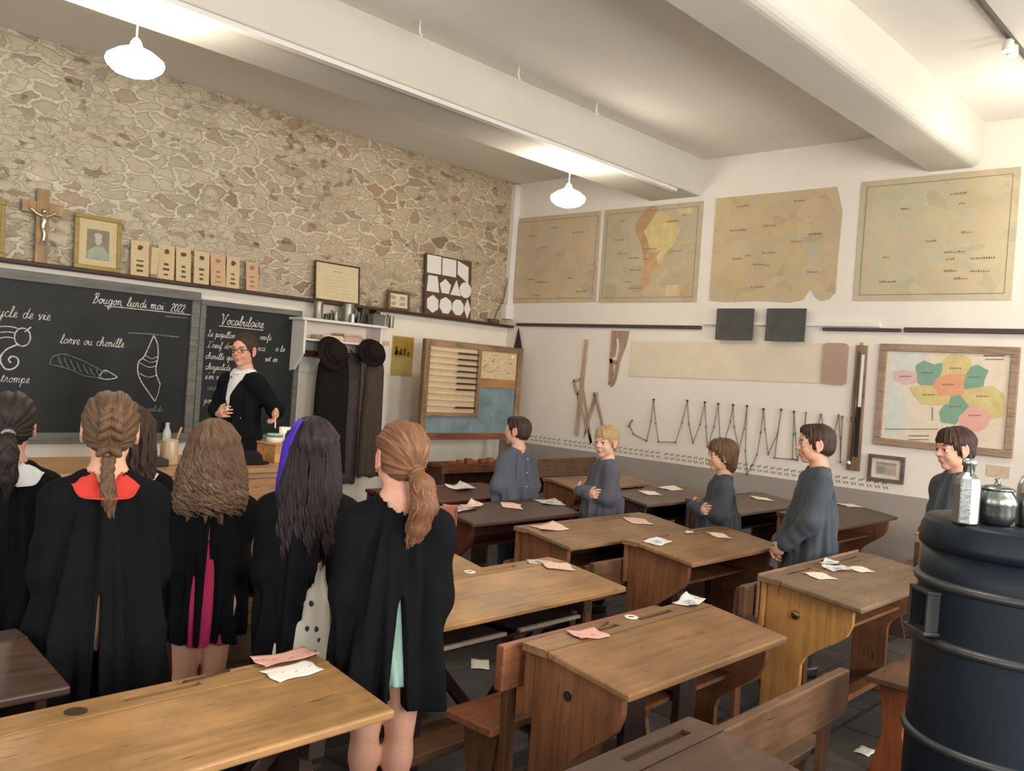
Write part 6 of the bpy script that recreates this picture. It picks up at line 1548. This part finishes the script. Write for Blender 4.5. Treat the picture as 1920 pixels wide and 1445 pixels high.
        # tail
        if tail:
            P = [np.array(p, float) for p in tail[0]]; R = tail[1]
            S.chain(P, R, .06 * K)
            if kw.get('ripple', True):
                pass
        if style == 'braid':
            for q in range(6):
                z = .80 - q * .115; yy = -.085 - .475 * math.sqrt(max(0, 1 - ((z - .645) / .40) ** 2)) - .01 if z > .32 else -.42 + (.32 - z) * .12
                for g in (-1, 1):
                    ang = .75 * g; R_ = rotz(0) @ roty(ang)
                    S.ell((g * .075, yy, z), (.115, .075, .060), .02 * K, 'add', R_.T)
            for q in range(3):
                z = .10 - q * .10; yy = -.40 - q * .02
                for g in (-1, 1): S.ell((g * .035, yy, z), (.07, .06, .055), .02 * K, 'add', roty(.7 * g).T)
        S.frame = None
        V, F = S.mesh(); Lc = ((V - s.ho) @ s.M) / hs; X, Y, Z = Lc.T
        if style in ('tied', 'braid'):
            u = np.arctan2(X - tie[0], Z - tie[2]) / PI * 2; below = (Z < tie[2] - .02) & (Y < tie[1] + .35)
            u = np.where(below, X * 5 + Y * 2, u); v = np.where(below, Z, np.sqrt((X - tie[0]) ** 2 + (Z - tie[2]) ** 2))
        else:
            u = np.arctan2(X, .02 - Y) / PI * 2 + .12 * np.sin(7 * Z); v = Z
        flow = np.stack([u, v, 0 * u], 1)
        # separate locks
        for q in range(kw.get('locks', 0)):
            if style == 'long':
                th = rnd.uniform(-1.9, 1.9); ln = drop * rnd.uniform(.75, 1.04); w_ = kw.get('w', .42); pts = []
                N = 14; pw = rnd.uniform(0, 6); fq = rnd.uniform(1.6, 2.6); wa = kw.get('lockwave', .006)
                for i in range(N + 1):
                    t = i / N; z = .62 - t * (.62 + ln / hs); tt = min(1, t * 2.2)
                    rx = .395 + (w_ - .385) * tt + .02; ry = .42 - .14 * min(1, t * 3); yc = -.10 - .16 * min(1, t * 3)
                    p = np.array([rx * math.sin(th), yc - ry * math.cos(th), z]); pw_ = wa / hs * t * (1 + t)
                    p = p + np.array([math.cos(th), math.sin(th), 0]) * pw_ * math.sin(fq * 2 * PI * t * 1.6 + pw) + np.array([math.sin(th), -math.cos(th), 0]) * (pw_ * .6 * math.cos(fq * 2 * PI * t * 1.6 + pw) + .01)
                    pts.append(s.ho + s.M @ (p * hs))
                r = rnd.uniform(.006, .011) * kw.get('lr', 1); ex.tube(pts, [r * (.5 + .5 * min(1, 3 * i / N)) * (1 if i < N - 3 else (N - i + .3) / 3.3) for i in range(N + 1)], 7, u=rnd.uniform(-3, 3))
            elif tail:
                P = [np.array(p, float) for p in tail[0]]; R = tail[1]; pts = []; a0 = rnd.uniform(0, 6.28); ro = math.sqrt(rnd.uniform(.3, 1)); N = 12; pw = rnd.uniform(0, 6); ext = rnd.uniform(.9, 1.12); wa = kw.get('lockwave', .03)
                for i in range(N + 1):
                    t = i / N * ext * (len(P) - 1); j = min(int(t), len(P) - 2); f_ = t - j; c = P[j] * (1 - f_) + P[j + 1] * f_; r = R[j] * (1 - min(1, f_)) + R[j + 1] * min(1, f_)
                    aa = a0 + .5 * math.sin(3 * t + pw); pts.append(s.ho + s.M @ ((c + np.array([math.cos(aa), math.sin(aa), 0]) * r * ro * 1.0 + np.array([wa * math.sin(4 * t + pw), 0, 0]) * i / N) * hs))
                r = rnd.uniform(.004, .0075); ex.tube(pts, [r * (1 if i < N - 3 else (N - i + .3) / 3.3) for i in range(N + 1)], 6, u=rnd.uniform(-3, 3))
        if tail and kw.get('band'):
            band_mesh = None
            c = s.ho + s.M @ (np.array(tail[0][0 if not kw.get('band_at') else kw['band_at']]) * hs); d = s.M @ (np.array(tail[0][1]) - np.array(tail[0][0])); d /= np.linalg.norm(d)
            r = tail[1][0] * hs; mm = MB(); u_ = np.cross(d, [0, 0, 1.0] if abs(d[2]) < .9 else [1.0, 0, 0]); u_ /= np.linalg.norm(u_); w_ = np.cross(d, u_)
            mm.tube([c + (u_ * math.cos(2 * PI * q / 20) + w_ * math.sin(2 * PI * q / 20)) * r for q in range(21)], .007, 8); band_mesh = mm
        else: band_mesh = None
        ho_ = np_mesh('hair', V, F, mat, s.t, {'flow': flow}, ex)
        if band_mesh: band_mesh.build('hair_band', kw['band'], ho_, True)
        return ho_

H_DARK = mat_hair('hair_near_black', '#15110f', '#2a211d', '#43362e'); H_BRAID = mat_hair('hair_chestnut', '#33241a', '#5d4430', '#8b6b49'); H_WAVY = mat_hair('hair_light_brown', '#37281e', '#644b39', '#9a7b5b')
H_PURP = mat_hair('hair_dark_plum', '#120d0f', '#261a1d', '#45303a'); H_RED = mat_hair('hair_auburn', '#472c1e', '#785037', '#a97e5c'); H_BROWN = mat_hair('hair_dark_brown', '#1c130f', '#38251c', '#54392a')
H_BLOND = mat_hair('hair_blond', '#7a6240', '#ab9166', '#cdb487'); H_MIDB = mat_hair('hair_mid_brown', '#38261a', '#60452f', '#866547')
H_STREAK = mat_hair('hair_violet', '#2c1a80', '#4629b8', '#6244d8')

def robe_prof(f, hem, b=1.0, flare=.175):
    sz = f.sz; a = f.ht / 1.42
    return [(hem, flare * b, flare * .80 * b, .0), (hem + .25, (flare * .93) * b, flare * .72 * b, .0), (.62 * f.ht, .145 * a * b, .115 * a * b, .0), (sz - .16, .132 * a * b, .105 * a, 0), (sz - .08, .112 * a, .09 * a, 0), (sz - .02, .085 * a, .072 * a, 0), (sz + .03, .055 * a, .052 * a, -.005)]

# --- children in black smocks, left half
def girl(label, x, y, ht, yaw, hyaw=None, hpitch=0, **k):
    f = Figure(label, x, y, ht, yaw, hyaw if hyaw is not None else yaw, hpitch, face=True, grp=None, **k)
    return f
# far left, dark ponytail
f = girl('person with a long black ponytail at the left edge, black smock and pale collar', 1.035, 3.30, 1.43, -16, -20, 0, skin='#c8957a')
f.build_body(); f.garment('smock', M_ROBE, robe_prof(f, .50), .50, slits=[(-122, .004, .05, .95)], seed=1)
f.collar(M_SHIRT, .115, .092, a0=-PI * .42, a1=PI * .9); f.collar(M_MINT, .118, .095, 'mint_collar', a0=-PI * 1.1, a1=-PI * .62, lift=.009)
f.garment('dress', M_MINT, [(.44, .13, .10), (.7, .11, .085), (f.sz - .16, .10, .075), (f.sz - .10, .06, .04)], .44, ztop=f.sz - .11, sleeve=None, seed=2, shoulders=False, label='mint dress showing in the opening of the smock')
f.hair(H_DARK, 'tied', fringe=.72, tie=(0, -.56, .36), tail=([(0, -.53, .38), (.0, -.66, .26), (.03, -.66, .02), (.05, -.60, -.3), (.02, -.52, -.62)], [.075, .12, .135, .11, .03]), band=plain('grey_band', '#8d8a86', .7), locks=36, length=.17, seed=3, nape=.12, vol=1.02)
# big figure in front with a red collar
f = girl('person with a braided chestnut ponytail and a red collar over a black smock', 1.17, 2.81, 1.47, -22, -22, 0, skin='#d9a98e', hs=.228)
f.set_arms(*f.default_arms(.015, .16)); f.build_body(); f.garment('smock', M_ROBE, robe_prof(f, .48, 1.08, .20), .48, slits=[(-90, .003, .012, .9)], seed=4, folds=(.012, .03), sleeve=(.058, .058, .048))
f.collar(M_RED_C, .105, .100)
f.hair(H_BRAID, 'braid', fringe=.72, tie=(0, -.5, .30), tail=([(0, -.42, -.10), (.01, -.47, -.22), (.03, -.49, -.42), (.07, -.48, -.66)], [.055, .085, .08, .02]), band=H_BRAID, locks=26, length=.2, seed=5, nape=.14)
# half hidden one, brown hair
f = girl('person with loose brown hair and a white collar, mostly hidden behind the red-collared person', 1.56, 3.54, 1.38, -26, -26, 0, skin='#cf9d82')
f.build_body(); f.garment('smock', M_ROBE, robe_prof(f, .48), .48, seed=6); f.collar(M_SHIRT)
f.hair(H_BROWN, 'long', fringe=.72, length=.16, w=.40, locks=40, seed=7)
# wavy light brown hair
f = girl('person with wavy light brown hair falling over a black smock, pink dress showing', 1.625, 2.99, 1.372, -29, -29, 0, skin='#d3a288')
f.set_arms(*f.default_arms(-.015, .13)); f.build_body(); f.garment('smock', M_ROBE, robe_prof(f, .56, .86, .15), .56, slits=[(-86, .003, .014, 1.0)], seed=8)
f.garment('dress', M_PINKD, [(.565, .112, .088), (.75, .106, .084), (f.sz - .17, .10, .075), (f.sz - .11, .06, .04)], .55, ztop=f.sz - .12, sleeve=None, seed=9, shoulders=False, folds=(.0, .01), label='bright pink dress in the opening of the smock')
f.hair(H_WAVY, 'long', fringe=.72, length=.125, w=.47, wave=.045, locks=170, lockwave=.021, seed=10, lr=1.15, taper=0)
# dark hair with violet streak
f = girl('person with long dark hair and a violet streak, white printed dress under a black smock', 1.765, 2.575, 1.417, -34, -30, 2, skin='#c9987f')
f.set_arms(*f.default_arms(-.005, .15)); f.build_body(); f.garment('smock', M_ROBE, robe_prof(f, .50, .95, .165), .50, slits=[(-52, .012, .10, 1.02)], seed=11)
f.garment('dress', M_DRESS, [(.42, .15, .125), (.62, .125, .105), (.85, .105, .085), (f.sz - .17, .10, .075), (f.sz - .11, .06, .04)], .42, ztop=f.sz - .12, sleeve=None, seed=12, shoulders=False, folds=(.0, .012), label='white dress with small dark motifs')
f.hair(H_PURP, 'long', fringe=.72, length=.30, w=.44, locks=110, lockwave=.006, seed=13, lr=.8, taper=.12)
m = MB(); rnd = random.Random(2)
for q in range(30):
    pts = []; th = rnd.uniform(-1.30, -.92); ln = rnd.uniform(.07, .17)
    for i in range(13):
        t = i / 12; z = .98 - t * (.98 + ln / f.hs)
        if z > .645:
            e = math.sqrt(max(.0, 1 - ((z - .645) / .42) ** 2)); p = np.array([.40 * e * math.sin(th), -.085 - .50 * e * math.cos(th), z])
        else:
            p = np.array([(.43 + .09 * min(1, t * 1.5)) * math.sin(th - .25 * t), -.14 - .44 * math.cos(th - .25 * t) * .9, z])
        pts.append(f.ho + f.M @ (p * f.hs))
    m.tube(pts, [.0045] * 10 + [.004, .003, .002], 6, u=rnd.uniform(-2, 2))
m.build('violet_streak', H_STREAK, f.t, True)['label'] = 'violet streak in the dark hair'
# auburn ponytail, nearest in the middle
f = girl('person with an auburn ponytail, black smock open over a mint skirt, bare calves', 1.765, 2.095, 1.442, -38, -16, 4, skin='#dba78f', hs=.208)
f.set_arms(*f.default_arms(.005, .16)); f.build_body(h=.0055); f.garment('smock', M_ROBE, robe_prof(f, .575, 1.02, .172), .575, slits=[(-76, .004, .034, .92)], seed=14, sleeve=(.055, .055, .046))
f.garment('skirt', M_MINT, [(.64, .125, .10), (.8, .11, .09), (.95, .09, .075)], .64, ztop=.95, sleeve=None, seed=15, shoulders=False, folds=(.0, .012), label='pale mint skirt')
f.hair(H_RED, 'tied', fringe=.73, tie=(.08, -.52, .34), tail=([(.06, -.5, .33), (.12, -.66, .18), (.15, -.70, -.1), (.13, -.62, -.42), (.08, -.55, -.74)], [.10, .17, .19, .16, .05]), band=H_RED, locks=80, length=.19, seed=16, nape=.10, lockwave=.05, vol=1.03)
c = f.ho + f.M @ (np.array([-.36, -.06, .28]) * f.hs); o = MB().lathe([(0, -.006), (.006, 0), (0, .006)], 10, tuple(c)).build('earring', M_BRASS, f.t, True)

# --- boys in grey smocks, right half
M_TROU = mat_cloth('dark_trouser_cotton', '#2f3036')
def boy(label, x, y, ht, yaw, hyaw, arms=None, mat=None, hem=.56, seed=0, b=1.0, **k):
    f = Figure(label, x, y, ht, yaw, hyaw, k.pop('hpitch', 0), **k)
    f.set_arms(*(arms(f) if arms else f.default_arms(.05, .12)))
    f.build_body(h=.0048)
    f.trousers(M_TROU)
    f.garment('smock', mat or M_SMOCK, robe_prof(f, hem, b, .165), hem, seed=seed, folds=(.010, .026), h=.0065, sleeve=(.054, .053, .043), cuff=.04)
    return f
def crossed(f):
    z = f.sz; a = f.ht / 1.42
    return [(-f.sw, 0, z), (-f.sw - .055, .035, z - .22 * a), (.045, .175, z - .20 * a), (.10, .15, z - .19 * a)], [(f.sw, 0, z), (f.sw + .055, .035, z - .22 * a), (-.055, .135, z - .215 * a), (-.12, .125, z - .20 * a)]
f = boy('boy in a grey smock seen from behind, dark short hair, by the display frame', 4.75, 4.34, 1.318, -12, 24, None, M_SMOCK, seed=21, skin='#d3a58c', hs=.205, b=1.08)
f.hair(H_BROWN, 'short', fringe=.80, seed=1, nape=.20, vol=.97)
for q in range(3):
    z = f.sz - .02 - q * .10; MB().lathe([(0, -.004), (.009, 0), (0, .004)], 12, (.012, -.118 - .003 * q, z)).build('button', M_PORC, f.t, True)
f = boy('fair-haired boy in a grey smock with crossed arms', 4.985, 3.71, 1.312, 62, 92, crossed, M_SMOCK, seed=22, skin='#deb29a', hs=.212, brow='#8a6a48', b=1.05, hpitch=-6)
f.hair(H_BLOND, 'short', fringe=.74, bangs=True, seed=2, nape=.18, vol=1.0)
f = boy('boy with collar-length brown hair in a grey smock, arms crossed, in profile', 5.245, 2.94, 1.292, 44, 50, crossed, M_SMOCKG, seed=23, skin='#d8ab92', hs=.210, b=1.0, hpitch=-2)
f.hair(H_MIDB, 'short', fringe=.68, bangs=True, seed=3, nape=-.08, cover_ears=True, vol=1.03)
def resting(f):
    z = f.sz; a = f.ht / 1.42
    return [(-f.sw, 0, z), (-f.sw - .05, .06, z - .24 * a), (-.07, .17, z - .40 * a)], [(f.sw, 0, z), (f.sw + .05, .04, z - .25 * a), (.05, .165, z - .42 * a)]
f = boy('dark-haired boy in a grey smock in profile, standing behind the yellow-panelled desk', 4.95, 2.17, 1.458, 40, 36, resting, M_SMOCKG, seed=24, skin='#d0a187', hs=.222, b=1.08, hem=.55, brow='#2a1a14', hpitch=-4)
f.hair(H_BROWN, 'short', fringe=.83, seed=4, nape=.20, vol=.98)
f = boy('boy with dark brown fringe behind the stove, only head and shoulder showing', 5.36, 1.535, 1.505, 50, 52, None, M_SMOCKG, seed=25, skin='#d8a68e', hs=.232, b=1.0, hem=.6, brow='#3a261c', hpitch=-8)
f.hair(H_BROWN, 'short', fringe=.74, bangs=True, seed=5, nape=.16, vol=.99)

# --- adult before the blackboard
f = Figure('adult in a dark jacket with white collar and glasses before the narrower blackboard', 3.225, 5.60, 1.575, 100, 120, -4, 0, hs=.222, z=.2, adult=True, skin='#d59e86', brow='#4a2f22')
z = f.sz
f.set_arms([(-f.sw, 0, z), (-f.sw - .055, -.13, z - .22), (-.25, -.09, z - .19), (-.275, -.075, z - .31)], [(f.sw, 0, z), (f.sw + .06, .03, z - .25), (.05, .15, z - .27), (-.03, .17, z - .25)])
f.build_body(h=.005)
sz = f.sz
f.garment('skirt', M_JACK, [(.25, .23, .19), (.6, .20, .16), (.88, .165, .125), (.98, .14, .105)], .25, ztop=.98, sleeve=None, seed=31, shoulders=False, folds=(.004, .018))
f.garment('shirt', M_SHIRT, [(.9, .125, .095), (sz - .16, .135, .112, .005), (sz - .06, .12, .092), (sz + .03, .065, .06, -.005)], .9, sleeve=None, seed=32, folds=(0, .004), h=.006, neck=.052)
f.collar(M_SHIRT, .085, .088, lift=.012, rin=.046)
f.garment('jacket', M_JACK, [(.84, .175, .135), (.97, .145, .112), (sz - .14, .15, .122, .01), (sz - .06, .13, .10), (sz - .01, .09, .075), (sz + .03, .06, .055, -.005)], .84, seed=33, folds=(.004, .012), h=.006, sleeve=(.056, .052, .042), cuff=.12, vneck=(sz - .25, .072, .02))
MB().lathe([(0, -.012), (.008, 0), (0, .012)], 10, (0, .10, sz - .01)).build('brooch', M_PEWT, f.t, True)
f.hair(H_BROWN, 'tied', fringe=.82, tie=(0, -.5, .55), tail=([(0, -.48, .55), (0, -.58, .52)], [.13, .12]), locks=0, seed=9, nape=.14, vol=1.0, strand=.004, length=.05)
def hp(x, y, z_): return tuple(f.ho + f.M @ (np.array([x, y, z_]) * f.hs))
m = MB()
for g in (-1, 1):
    m.tube([hp(g * .145 + .115 * math.cos(2 * PI * q / 24), .42, .49 + .085 * math.sin(2 * PI * q / 24)) for q in range(25)], .0024, 6)
    m.tube([hp(g * .26, .41, .51), hp(g * .35, .15, .52), hp(g * .355, -.05, .53)], .0024, 6)
m.tube([hp(-.035, .43, .50), hp(0, .44, .515), hp(.035, .43, .50)], .0024, 6)
m.build('glasses', plain('glasses_frame', '#4a3f3a', .4, .3), f.t, True)
# sticks of chalk, one in each hand
A = f.arms
for (P2, P3, lb) in ((A[0][2], A[0][3], 'short stick of chalk in the lowered hand of the adult in the dark jacket'), (A[1][2], A[1][3], 'stick of chalk held in front of the adult\'s chest')):
    d = Vector(P3) - Vector(P2); d.normalize(); c = Vector(P2) + d * .105
    R = Matrix.Rotation(math.radians(100), 3, 'Z'); cw = R @ c + Vector(f.t.location)
    dd = (R @ (d + Vector((0, 0, .3)))).normalized()
    o = MB().tube([cw - dd * .02, cw + dd * .05], .006, 8).build('chalk_stick', M_PORC, None, True); tag(o, lb, 'chalk')
